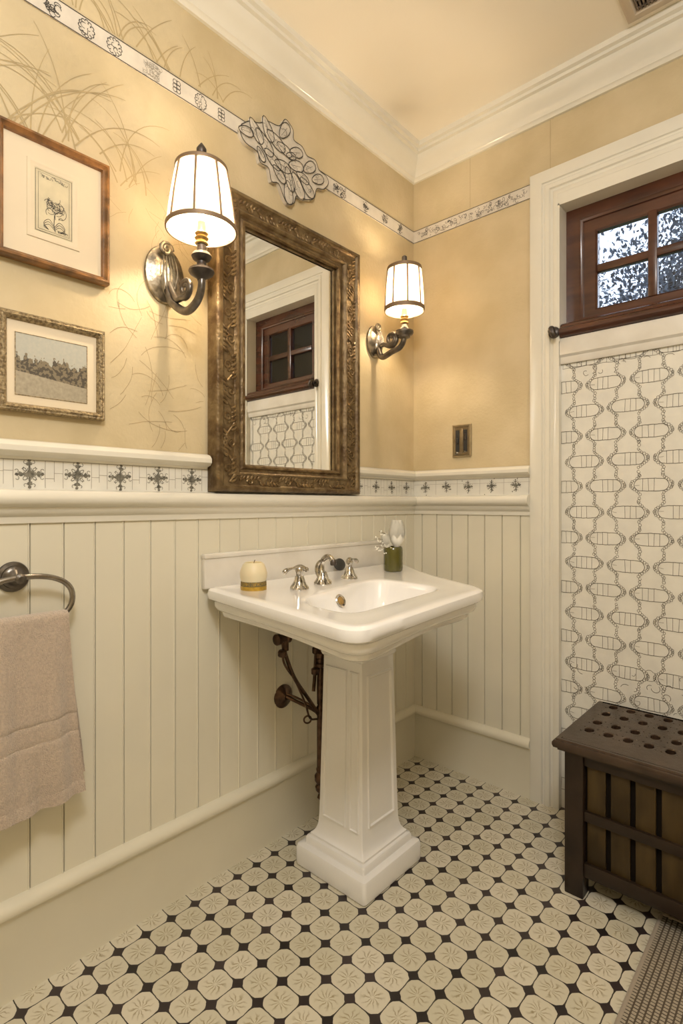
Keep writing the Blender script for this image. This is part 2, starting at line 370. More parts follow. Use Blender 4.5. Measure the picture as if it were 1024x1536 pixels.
# pale stone ledge and dark sill belong to the window
# ---- casing around the alcove
casing_prof = [(0,0),(0,.024),(.006,.027),(.045,.027),(.048,.022),(.056,.022),(.059,.026),(.074,.026),(.078,.020),(.086,.018),(.090,.021),(.104,.021),(.104,0)]
def U_casing(bm, a, b, top):   # a: left outer, b: right outer
    rows = []
    for i, h in casing_prof: rows.append([(a+i, -h, 0), (a+i, -h, top-i), (b-i, -h, top-i), (b-i, -h, 0)])
    loops(bm, rows, False)
bm = bmesh.new(); U_casing(bm, AX0-.104, AX1+.104, AZ+.14 if False else AZ+.104+.036)
struct('trim_1', bm, 'trimpaint')
bm = bmesh.new()   # painted reveals around the opening
box(bm, (AX0, -.02, PZ+.07), (AX0+.006, .052, AZ)); box(bm, (AX1-.006, -.02, PZ+.07), (AX1, .052, AZ)); box(bm, (AX0, -.02, AZ-.006), (AX1, .052, AZ+.036))
box(bm, (AX0, -.021, 0), (AX0+.004, .006, PZ+.07)); box(bm, (AX1-.004, -.021, 0), (AX1, .006, PZ+.07))
struct('trim_2', bm, 'trimpaint', smooth=False)
# ---- crown moulding
crown = [(0,2.578),(.010,2.578),(.014,2.586),(.022,2.590),(.026,2.600),(.034,2.612),(.048,2.624),(.058,2.634),(.064,2.645),(.066,2.655),(.078,2.658),(.080,2.668),(.092,2.672),(.094,2.69),(0,2.69)]
bm = bmesh.new(); prism_y(bm, crown, Y0, 0, 0, -1); struct('trim_3', bm, 'trimpaint')
bm = bmesh.new(); prism_x(bm, crown, 0, X1, 1, 0); struct('trim_4', bm, 'trimpaint')
# ---- beadboard
def beadboard(ax, lo, hi, off, name):
    pts = []; t = off
    while t > lo: t -= .0757
    pos = []
    while t < hi:
        if lo+.006 < t < hi-.006: pos.append(t)
        t += .0757
    d = .012; pl = [(lo, d)]
    for g in pos: pl += [(g-.0045, d), (g-.0035, d+.0022), (g-.0015, d+.0022), (g-.0008, d-.006), (g+.0012, d-.006), (g+.0022, d)]
    pl += [(hi, d)]
    bm = bmesh.new()
    f = (lambda t, dd, z: (dd, t, z)) if ax == 'y' else (lambda t, dd, z: (t, -dd, z))
    full = [(lo, 0)] + pl + [(hi, 0)]
    loops(bm, [[f(t, dd, .19) for t, dd in full], [f(t, dd, 1.12) for t, dd in full]], True, True, True)
    return struct(name, bm, 'paint')
beadboard('y', Y0, 0, -1.059, 'trim_5')
beadboard('x', .012, AX0-.104, .054, 'trim_6')
# ---- baseboard with rounded cap
basep = [(0,0),(.022,0),(.022,.186),(.026,.192),(.034,.196),(.038,.206),(.036,.216),(.028,.224),(.016,.229),(0,.229)]
bm = bmesh.new(); prism_y(bm, basep, Y0, 0, 0, -1); struct('baseboard_left', bm, 'paint')
bm = bmesh.new(); prism_x(bm, basep, 0, AX0-.104, 1, 0); struct('baseboard_back', bm, 'paint')
# ---- chair rail: lower moulding, tile band, upper moulding (cut where the mirror stands)
low = [(.008,1.085),(.018,1.085),(.020,1.100),(.030,1.108),(.034,1.122),(.046,1.128),(.052,1.138),(.052,1.150),(.046,1.160),(.034,1.164),(.008,1.165)]
up = [(.004,1.234),(.012,1.234),(.016,1.240),(.030,1.244),(.038,1.252),(.038,1.264),(.030,1.273),(.018,1.278),(.004,1.278)]
bm = bmesh.new(); prism_y(bm, low, Y0, 0, 0, -1); struct('trim_7', bm, 'trimpaint')
bm = bmesh.new(); prism_x(bm, low, 0, AX0-.104, 1, 0); struct('trim_8', bm, 'trimpaint')
MY0, MY1 = -1.100, -.437
bm = bmesh.new(); prism_y(bm, up, Y0, MY0-.004); prism_y(bm, up, MY1+.004, 0, 0, -1); struct('trim_9', bm, 'trimpaint')
bm = bmesh.new(); prism_x(bm, up, 0, AX0-.104, 1, 0); struct('trim_10', bm, 'trimpaint')
bm = bmesh.new(); box(bm, (0, Y0, 1.12), (.009, 0, 1.25)); band_l = struct('trim_11', bm, 'tileband', smooth=False)
bm = bmesh.new(); box(bm, (.009, -.009, 1.12), (AX0-.104, 0, 1.25)); band_b = struct('trim_12', bm, 'tileband', smooth=False)
def cross_motif(bm, cx, cz, s, P, h, rnd):
    blob(bm, cx, cz, .009*s, .009*s, 0, P, h, 10, rnd)
    for k in range(4):
        a = k*PI/2+rnd.uniform(-.12,.12); ca, sa = math.cos(a), math.sin(a)
        L_ = .026*s if k % 2 == 0 else .030*s
        ink(bm, [(cx+ca*L_*t, cz+sa*L_*t) for t in (.2,.5,.8,1)], lambda t: .005*s*(1-t*.5), P, h)
        blob(bm, cx+ca*L_*.72, cz+sa*L_*.72, .0065*s, .0045*s, a+PI/2, P, h, 7, rnd)
        blob(bm, cx+ca*L_, cz+sa*L_, .004*s, .004*s, a, P, h, 6, rnd)
        for sgn in (-1, 1):
            q = a+sgn*.65
            ink(bm, arc(cx+math.cos(q)*.014*s, cz+math.sin(q)*.014*s, .005*s, q, q+sgn*4.4, 9), .0014*s, P, h)
            q = a+sgn*.3
            ink(bm, arc(cx+math.cos(q)*.027*s, cz+math.sin(q)*.027*s, .0035*s, q, q+sgn*4, 7), .0013*s, P, h)
rnd = random.Random(2)
bm = bmesh.new(); bt = bmesh.new()
y = -1.154-.1085*8
while y < 0:
    if not (MY0+.02 < y < MY1-.02) and y < -.03: cross_motif(bm, y, 1.2+rnd.uniform(-.001,.001), 1.05 if y < -1 else .8, LW, .0096, rnd)
    if y > -2.2:
        for dy in (-.034, .034): ink(bt, [(y+dy, 1.168), (y+dy+rnd.uniform(-.001,.001), 1.2), (y+dy, 1.233)], .0011, LW, .0094)
        for q in (-.034, .034):
            zq = 1.2+rnd.uniform(-.014,.014); ink(bt, [(y+q, zq), (y+q+(.02 if q > 0 else -.02), zq)], .001, LW, .0094)
        ink(bt, [(y+.054, 1.168+rnd.uniform(0,.02)), (y+.054, 1.233)], .001, LW, .0094)
    y += .1085
ink(bt, [(-2.3, 1.233), (-.01, 1.233)], .0012, LW, .0094)
obj('motif', bm, 'inkgrey', band_l, smooth=False, norm=False); obj('joint', bt, 'inksoft', band_l, smooth=False, norm=False)
bm = bmesh.new(); bt = bmesh.new()
for x in (.071,.176,.281,.386,.488):
    cross_motif(bm, x, 1.203, .72, BW, .0096, rnd)
    for _ in range(14): blob(bm, x+rnd.gauss(0,.011), 1.203+rnd.gauss(0,.012), .003, .0022, rnd.random()*3, BW, .0097, 6, rnd)
    ink(bt, [(x+.052, 1.168), (x+.053, 1.233)], .001, BW, .0094)
ink(bt, [(.01, 1.215), (.15, 1.216), (.3,1.214), (.545, 1.216)], .0009, BW, .0094); ink(bt, [(.01, 1.232), (.545, 1.232)], .0012, BW, .0094)
obj('motif', bm, 'inkgrey', band_b, smooth=False, norm=False); obj('joint', bt, 'inksoft', band_b, smooth=False, norm=False)
# ---- paper border high on the walls
BZ0, BZ1 = 2.309, 2.363
bm = bmesh.new(); box(bm, (0, Y0, BZ0), (.003, 0, BZ1)); bord_l = struct('trim_13', bm, 'border', smooth=False)
bm = bmesh.new(); box(bm, (.003, -.003, BZ0), (AX0-.104, 0, BZ1)); bord_b = struct('trim_14', bm, 'border', smooth=False)
rnd = random.Random(9)
def scribble(bm, cx, cz, w, h_, n_, P, hh, wd):
    for _ in range(n_):
        a = rnd.uniform(0, 6.28); x = cx+rnd.uniform(-w, w); z = cz+rnd.uniform(-h_, h_)
        ink(bm, arc(x, z, rnd.uniform(.003,.008), a, a+rnd.uniform(2,5), 7, rnd.uniform(.7,1.3)), wd, P, hh)
bm = bmesh.new(); bs = bmesh.new()
for z in (BZ0+.001, BZ1-.001): ink(bm, [(Y0, z), (-.003, z)], .0026, LW, .0034)
for y, k in ((-1.70,1),(-1.62,0),(-1.537,1),(-1.455,0),(-1.383,0),(-1.275,2),(-1.2,3),(-1.12,0),(-1.046,3),(-.52,1),(-.481,1),(-.347,1),(-.219,1),(-.109,1)):
    zc = 2.335
    if k == 0:
        for q in range(12):
            a = q*PI/6; ink(bm, arc(y+.016*math.cos(a), zc+.018*math.sin(a), .0045, a-1, a+rnd.uniform(1.5,3.4), 6), .0022, LW, .0034)
        scribble(bm, y, zc, .008, .008, 4, LW, .0034, .0014)
    elif k == 1: scribble(bm, y, zc, .015, .016, 20, LW, .0034, .0019)
    elif k == 2: scribble(bs, y, zc, .024, .017, 44, LW, .0034, .0011)
    else:
        for s in (-1,1):
            for q in (-1,0,1): ink(bm, arc(y+s*.006, zc+q*.011, .0062, 0, 2*PI, 9, 1.1), .0018, LW, .0034)
        ink(bm, [(y, zc-.02), (y, zc+.02)], .0014, LW, .0034)
obj('border_drawing', bm, 'ink', bord_l, smooth=False, norm=False); obj('faint_drawing', bs, 'inksoft', bord_l, smooth=False, norm=False)
bm = bmesh.new()
for z in (BZ0+.001, BZ1-.001): ink(bm, [(.003, z), (AX0-.104, z)], .0022, BW, .0034)
for x in [.04+.028*i for i in range(18)]: scribble(bm, x, 2.336, .012, .015, 5 if rnd.random() < .5 else 11, BW, .0034, .0014)
obj('border_drawing', bm, 'ink', bord_b, smooth=False, norm=False)
# ---- drawn reeds and tendrils on the wallpaper
rnd = random.Random(21)
bm = bmesh.new()
for (y0, z0, n_, sc_) in ((-1.62,2.02,12,.36),(-1.47,2.06,11,.30),(-1.33,2.02,11,.26),(-1.78,2.05,8,.34),(-1.52,2.36,9,.20),(-1.36,2.36,9,.20),(-1.22,2.36,8,.18),(-1.08,2.38,7,.16)):
    for _ in range(n_):
        a = PI/2+rnd.uniform(-.75,.75); L_ = sc_*rnd.uniform(.55,1); bend = (1 if a < PI/2 else -1)*rnd.uniform(.4,1.6)
        x, z = y0+rnd.uniform(-.05,.05), z0-rnd.uniform(0,.05)*(z0 < BZ0); pts = []
        for i in range(13):
            pts.append((x, z)); aa = a-bend*(i/12)**1.5; x += math.cos(aa)*L_/12; z += math.sin(aa)*L_/12
        pts = [p for p in pts if p[1] < 2.575 and not (BZ0-.004 < p[1] < BZ1+.004)]
        if z0 < BZ0: pts = [p for p in pts if p[1] < BZ0]
        if len(pts) > 3: ink(bm, pts, lambda t: .0028*(1-t)+.0009, LW, .0006)
obj('reed_drawing', bm, 'paperline', wall_left, smooth=False, norm=False)
bm = bmesh.new()
for _ in range(46):
    x, z = rnd.uniform(-1.40,-1.10), rnd.uniform(1.29,1.68); a = rnd.uniform(0,6.28); L_ = rnd.uniform(.04,.17); bend = rnd.uniform(-2.2,2.2); pts = []
    for i in range(11):
        if -1.40 < x < -1.104 and 1.283 < z < 2.0: pts.append((x, z))
        else: break
        a += bend/10+rnd.uniform(-.12,.12); x += math.cos(a)*L_/10; z += math.sin(a)*L_/10
    if len(pts) > 3: ink(bm, pts, .0009, LW, .0006)
for _ in range(26):
    x, z = rnd.uniform(-1.40,-1.12), rnd.uniform(1.85,2.02); a = rnd.uniform(0,6.28); L_ = rnd.uniform(.04,.12); pts = []
    for i in range(11): pts.append((x, z)); a += rnd.uniform(-.2,.3); x += math.cos(a)*L_/10; z += math.sin(a)*L_/10
    ink(bm, pts, .0007, LW, .0006)
obj('tendril_drawing', bm, 'paperline2', wall_left, smooth=False, norm=False)
bm = bmesh.new()
for x in (.62,.285): 
    ink(bm, [(x, (2.385 if x > .5 else 2.37)), (x, 2.577)], .0012, BW, .0005)
obj('paper_seam', bm, 'paperline2', wall_back, smooth=False, norm=False)

# ---- plaster ornament over the border
def onwall(px, py, x=.0):
    v = Vector((-math.sin(YAW), math.cos(YAW), 0)); r = Vector((math.cos(YAW), math.sin(YAW), 0))
    d = v*F_PX+r*(px-512)+Vector((0,0,755.85-py)); t = (x-CAM.x)/d.x; q = CAM+t*d; return (q.y, q.z)
orn = thing('plaster_ornament', (0, -.78, 2.31), 'white carved plaster leaf ornament with dark outlines above the mirror', 'wall ornament')
ol = [(720,372),(745,362),(775,368),(800,363),(835,377),(853,357),(868,372),(878,392),(880,420),(905,440),(920,468),(945,482),(957,512),(978,530),(985,552),(970,570),(950,568),(940,598),(912,600),(888,590),(880,612),(862,614),(848,590),(833,552),(812,545),(803,505),(778,488),(768,455),(735,430),(718,400)]
olp = [onwall(a/2, b/2, .012) for a, b in ol]; olc = curve2(olp+[olp[0]], 4)[:-1]
cen = (sum(p[0] for p in olc)/len(olc), sum(p[1] for p in olc)/len(olc))
bm = bmesh.new()
sh = lambda k_: [(cen[0]+(p[0]-cen[0])*k_, cen[1]+(p[1]-cen[1])*k_) for p in olc]
loops(bm, [[LW(a, b, h) for a, b in sh(k_)] for k_, h in ((1,.0),(1,.009),(.975,.014))], True, False, True)
obj('plaque', bm, 'plaque', orn, loc=(0, -.78, 2.31))
bm = bmesh.new(); b2 = bmesh.new(); rnd = random.Random(4)
ink(bm, sh(.985)+[sh(.985)[0]], .003, LW, .0146)
leafs = [(735,395,20,.2),(765,395,26,-.9),(800,390,26,-1.1),(850,395,24,1.0),(790,430,30,-.7),(825,425,28,-.4),(850,450,22,-.2),(885,460,22,.4),(815,480,26,-.5),(845,500,24,0),(885,500,24,.3),(925,505,24,.7),(950,540,22,.5),(835,525,22,-.6),(865,540,26,-1.2),(862,580,26,-1.45),(890,560,30,-1.0),(918,565,26,-.6),(870,470,15,.3),(905,535,20,-.2),(780,465,16,-.9)]
for a, b, r, an in leafs:
    u, v = onwall(a/2, b/2, .012); R_ = r*.00155
    w_ = .50; pts = []
    for i in range(15):
        t = 2*PI*i/14; x, y = R_*math.cos(t), R_*w_*math.sin(t)*(1+.25*math.cos(t)); pts.append((u+x*math.cos(an)-y*math.sin(an), v+x*math.sin(an)+y*math.cos(an)))
    ink(bm, pts, .0030, LW, .0175)
    c_ = [Vector(LW(p[0], p[1], .0142)) for p in pts[:-1]]; t_ = bmesh.new()
    cc = Vector(LW(u, v, 0))
    loops(b2, [[p.lerp(Vector((p.x, u, v)), s_)+Vector((h_, 0, 0)) for p in c_] for s_, h_ in ((0,-.003),(.12,.0025),(.5,.0032))], True, False, True); t_.free()
    ink(bm, [(u-R_*.7*math.cos(an), v-R_*.7*math.sin(an)), (u+R_*.5*math.cos(an)+.002, v+R_*.5*math.sin(an))], .001, LW, .0176)
    for _ in range(3):
        a_ = rnd.uniform(0,6.28); ink(bm, arc(u+rnd.uniform(-.6,.6)*R_*.7, v+rnd.uniform(-.5,.5)*R_*.6, R_*.25, a_, a_+3, 6), .0011, LW, .0176)
obj('leaf_relief', b2, 'plaque', orn); obj('outline', bm, 'ink', orn, smooth=False, norm=False)

# ------------------------------------------------------------------ window
win = bpy.data.objects.new('window_1', None); C.objects.link(win); win.location = (.95, .05, 1.74); win['kind'] = 'structure'
WX0, WX1, WZ0, WZ1 = AX0+.03, AX1-.03, 1.785, AZ-.012
bm = bmesh.new()
Pf = lambda yb: (lambda u, v, h: (u, yb-h, v))
frame(bm, AX0+.006, AX1-.006, WZ0-.02, AZ, [(0,-.08),(0,0),(.048,0),(.052,-.004),(.060,-.006),(.060,-.08)], Pf(.050))
obj('window_frame', bm, 'mahogany', win)
SX0, SX1, SZ0, SZ1 = AX0+.068, AX1-.068, WZ0+.030, AZ-.045
bm = bmesh.new()
frame(bm, AX0+.064, AX1-.064, WZ0+.018, AZ-.058, [(0,-.05),(0,0),(.042,0),(.048,-.006),(.048,-.03),(0,-.05)], Pf(.062))
obj('sash', bm, 'mahogany', win)
gx0, gx1, gz0, gz1 = AX0+.116, AX1-.116, WZ0+.066, AZ-.100
bm = bmesh.new(); xm, zm = (gx0+gx1)/2, (gz0+gz1)/2
box(bm, (xm-.0145, .060, gz0-.004), (xm+.0145, .09, gz1+.004), .004)
obj('muntin', bm, 'mahogany', win)
bm = bmesh.new(); box(bm, (gx0-.004, .0615, zm-.0145), (gx1+.004, .09, zm+.0145), .004)
obj('muntin', bm, 'mahogany', win)
for (a, b) in ((gx0-.003, xm-.012), (xm+.012, gx1+.003)):
    for (c_, d_) in ((gz0-.003, zm-.012), (zm+.012, gz1+.003)):
        bm = bmesh.new(); box(bm, (a, .076, c_), (b, .079, d_)); obj('pane', bm, 'pane', win, smooth=False)
bm = bmesh.new()   # dark rounded sill
sp_ = [(-.05,1.742),(.012,1.742),(.026,1.748),(.034,1.758),(.034,1.768),(.028,1.776),(.018,1.780),(.014,1.790),(.004,1.797),(-.05,1.797)]
loops(bm, [[(AX0+.008, -d, z) for d, z in sp_], [(AX1-.008, -d, z) for d, z in sp_]], True, True, True)
obj('window_sill', bm, 'mahogany', win)
bm = bmesh.new()
sp_ = [(-.08,PZ-.012),(.004,PZ-.012),(.008,PZ-.004),(.008,PZ+.012),(.016,PZ+.020),(.018,PZ+.05),(.014,1.741),(-.08,1.741)]
loops(bm, [[(AX0+.005, -d, z) for d, z in sp_], [(AX1-.005, -d, z) for d, z in sp_]], True, True, True)
obj('stone_ledge', bm, 'marble', win)
# rod brackets at the sides of the window
for x, w_, lab in ((AX0-.012, -1, 'left'), (AX1+.02, 1, 'right')):
    b = thing('rod_bracket', (x, -.021, 1.762), ('small dark metal rod bracket at the left end of the window sill' if w_ < 0 else 'small dark rod bracket right of the window sill, out of frame'), 'bracket')
    R90 = Matrix.Rotation(PI/2, 4, 'X')
    bm = bmesh.new(); lathe(bm, [(.021,0),(.021,.005),(.016,.009),(.008,.012),(.008,.028),(.012,.034)], (x, -.021, 1.765), 20, mtx=R90); obj('rosette', bm, 'darkpewter', b)
    bm = bmesh.new(); tube(bm, [(x, -.05, 1.772), (x+.004, -.06, 1.768), (x+.01, -.062, 1.752), (x+.012, -.055, 1.742)], lambda t: .012-.003*t, 12)
    obj('hook', bm, 'darkpewter', b)

# ------------------------------------------------------------------ outdoors
w = bpy.data.worlds.new('sky'); sc.world = w; w.use_nodes = True
bg = w.node_tree.nodes['Background']; bg.inputs[0].default_value = (.80,.88,1,1); bg.inputs[1].default_value = 2.2
bm = bmesh.new(); box(bm, (-14, .6, -.3), (18, 20, -.25)); lawn = obj('lawn', bm, 'grass', None, smooth=False); tag(lawn, kind='structure')
rnd = random.Random(8)
def tree(x, y, h, r, nleaf, label):
    t = thing('tree', (x, y, -.25), label, 'tree', 'trees outside the window')
    bm = bmesh.new(); tips = []
    tube(bm, [(x, y, -.25), (x+.05, y, h*.4), (x-.03, y+.05, h*.8), (x, y, h*1.1)], lambda q: .10*(1-q)+.015, 8); 
    for _ in range(16):
        a = rnd.uniform(0, 6.28); z = rnd.uniform(h*.35, h); rr = r*rnd.uniform(.5,1)
        e = (x+rr*math.cos(a), y+rr*math.sin(a), z+rnd.uniform(.1,.7)); m_ = (x+rr*.5*math.cos(a), y+rr*.5*math.sin(a), z+.1)
        tube(bm, [(x, y, z), m_, e], lambda q: .028*(1-q)+.006, 5, 3); tips += [Vector(e), Vector(m_)]
    obj('trunk', bm, 'bark', t)
    bm = bmesh.new()
    for _ in range(nleaf):
        c_ = rnd.choice(tips)+Vector((max(-.6,min(.6,rnd.gauss(0,.26))), max(-.6,min(.6,rnd.gauss(0,.26))), rnd.gauss(0,.25)))
        u = Vector((rnd.gauss(0,1), rnd.gauss(0,1), rnd.gauss(0,1))).normalized(); v = u.orthogonal().normalized(); s = rnd.uniform(.010,.021)
        vs = [bm.verts.new(c_+q) for q in (u*s*1.7, v*s*.8, -u*s*1.7, -v*s*.8)]; bm.faces.new(vs)
    obj('foliage', bm, 'leaf', t, smooth=False, norm=False)
tree(-1.7, 4.6, 3.6, 1.1, 26000, 'dark leafy tree filling the left window panes')
tree(.75, 3.6, 3.4, .9, 26000, 'dark leafy tree behind the right window panes')
tree(4.8, 4.5, 3.6, 1.3, 9000, 'dark tree outside, seen through the window in the mirror reflection')

# ------------------------------------------------------------------ mirror
mir = thing('wall_mirror', (.012, (MY0+MY1)/2, 1.166), 'large antique gold carved frame wall mirror above the pedestal sink', 'mirror')
MZ0, MZ1 = 1.167, 2.095
bm = bmesh.new()
prof = [(0,.010),(0,.048),(.004,.054),(.012,.058),(.022,.058),(.026,.052),(.034,.048),(.070,.048),(.076,.053),(.082,.055),(.088,.051),(.092,.042),(.100,.040),(.106,.043),(.112,.040),(.116,.030),(.124,.028),(.128,.020)]
loops(bm, [[LW(MY0+i*1.0, MZ0+i*.70, h), LW(MY1-i*1.0, MZ0+i*.70, h), LW(MY1-i*1.0, MZ1-i*.74, h), LW(MY0+i*1.0, MZ1-i*.74, h)] for i, h in prof], True)
obj('frame', bm, 'gold', mir)
bm = bmesh.new(); frame(bm, MY0+.108, MY1-.108, MZ0+.108*.70, MZ1-.108*.74, [(-.004,.038),(0,.045),(.006,.045),(.010,.038)], LW)
gy0, gy1, gz0_, gz1_ = MY0+.126, MY1-.126, MZ0+.126*.70, MZ1-.126*.74
obj('inner_bead', bm, 'goldhi', mir)
bm = bmesh.new(); box(bm, (.012, gy0, gz0_), (.0225, gy1, gz1_)); obj('mirror_glass', bm, 'mirror', mir, smooth=False)
def scrolls(name, a, b, c, ax, width):  # carved scroll relief between a..b along axis; centre line c
    bm = bmesh.new(); n_ = max(3, int(abs(b-a)/.075)); st = (b-a)/n_
    P3 = (lambda s, t, h: (h, t, s)) if ax == 'z' else (lambda s, t, h: (h, s, t))
    fl = ((1,0,0), .75)
    pts = [P3(a+(b-a)*i/(n_*8), c+width*.38*math.sin(i/8*PI), .049) for i in range(n_*8+1)]
    tube(bm, pts, .0034, 6, 0, flat=fl)
    for k_ in range(n_):
        s0 = a+st*(k_+.5); sg = 1 if k_ % 2 == 0 else -1
        sp2 = []
        for i in range(15):
            th = i/14*3.2*PI; rr = width*.34*(1-i/16); sp2.append(P3(s0-math.cos(th)*rr*(1 if st > 0 else -1), c-sg*(width*.10-math.sin(th)*rr), .049))
        tube(bm, sp2, lambda t: .0038-.0018*t, 6, 0, flat=fl)
        for q in (-1.0, -.7, -.35, 0, .35, .7):
            bx = s0+st*q*.5; d_ = sg*width*.5
            tube(bm, [P3(bx, c+d_*.2, .049), P3(bx+st*.08, c+d_*.65, .0505), P3(bx+st*.22, c+d_*.95, .048)], lambda t: .0042*math.sin(PI*min(.97, t*.8+.15))+.0006, 6, 4, flat=fl)
    return obj(name, bm, 'goldhi', mir)
scrolls('carving', MZ0+.03, MZ1-.03, MY0+.052, 'z', .056)
scrolls('carving', MZ0+.03, MZ1-.03, MY1-.052, 'z', .056)
scrolls('carving', MY0+.09, MY1-.09, MZ1-.052*.74, 'y', .040)
scrolls('carving', MY0+.09, MY1-.09, MZ0+.052*.70, 'y', .038)

# ------------------------------------------------------------------ pictures
pc = thing('framed_print', (.002, -1.53, 1.695), 'brown wooden framed flower sketch with wide cream mat, upper picture left of the lamp', 'picture')
bm = bmesh.new(); frame(bm, -1.662, -1.405, 1.694, 2.000, [(0,.002),(0,.024),(.003,.030),(.008,.030),(.011,.025),(.016,.022),(.018,.014),(.018,.002)], LW); obj('frame', bm, 'wood1', pc)
bm = bmesh.new(); box(bm, (.004, -1.646, 1.710), (.0125, -1.421, 1.984)); obj('mat_board', bm, 'matboard', pc, smooth=False)
bm = bmesh.new(); frame(bm, -1.596, -1.476, 1.758, 1.942, [(0,.012),(.001,.0150),(.006,.0160),(.009,.0145),(.014,.0150),(.017,.0132)], LW); obj('raised_mount', bm, 'matboard', pc)
bm = bmesh.new(); box(bm, (.010, -1.580, 1.775), (.0132, -1.492, 1.925)); pr = obj('print', bm, 'printpaper', pc, smooth=False)
bm = bmesh.new(); hI = .0136; rnd = random.Random(3)
ru0, ru1, rv0, rv1 = -1.577, -1.495, 1.778, 1.922
ink(bm, [(ru0,rv0),(ru1,rv0),(ru1,rv1),(ru0,rv1),(ru0,rv0)], .0012, LW, hI); ink(bm, [(ru0+.006,rv0+.005),(ru1-.006,rv0+.005),(ru1-.006,rv1-.005),(ru0+.006,rv1-.005),(ru0+.006,rv0+.005)], .0008, LW, hI)
fx, fz = -1.535, 1.845
ink(bm, curve2([(fx+.002,rv0+.008),(fx-.001,1.80),(fx,1.825)]), .0016, LW, hI)
for k_ in range(34):
    a = rnd.uniform(0,6.28); ink(bm, arc(fx+rnd.gauss(0,.008), fz+rnd.gauss(0,.011), rnd.uniform(.004,.013), a, a+rnd.uniform(1.5,3.5), 8, 1.2), .0010, LW, hI)
for s in (-1,1):
    for k_ in range(3): ink(bm, curve2([(fx,1.79+.004*k_),(fx+s*.012,1.80+.006*k_),(fx+s*.024,1.792+.004*k_),(fx+s*.013,1.787)]), .0011, LW, hI)
for k_ in range(16):
    a = rnd.uniform(0,6.28); ink(bm, arc(ru0+.012+k_*.0038, rv1-.012+rnd.uniform(-.003,.003), .003, a, a+3, 6), .0009, LW, hI)
for k_ in range(10): a = rnd.uniform(0,6.28); ink(bm, arc(ru1-.012-k_*.0022, rv0+.011, .0022, a, a+4, 6), .0009, LW, hI)
obj('sketch_lines', bm, 'ink', pr, smooth=False, norm=False)
pc = thing('framed_landscape', (.002, -1.53, 1.344), 'framed watercolour of trees and a field in a mottled gilt frame, lower picture', 'picture')
bm = bmesh.new(); frame(bm, -1.655, -1.415, 1.344, 1.573, [(0,.002),(0,.018),(.003,.022),(.006,.021),(.010,.024),(.014,.021),(.017,.016),(.019,.012),(.019,.002)], LW); obj('frame', bm, 'gilt', pc)
bm = bmesh.new(); box(bm, (.004, -1.638, 1.361), (.0105, -1.432, 1.556)); obj('mat_board', bm, 'matboard', pc, smooth=False)
bm = bmesh.new(); box(bm, (.008, -1.618, 1.384), (.0112, -1.458, 1.526)); obj('painting', bm, 'landscape', pc, smooth=False, loc=(.01, -1.538, 1.455))
bm = bmesh.new(); frame(bm, -1.620, -1.456, 1.382, 1.528, [(0,.0107),(.0005,.0120),(.0018,.0120),(.0022,.0107)], LW); obj('mat_bevel', bm, 'gilt', pc)

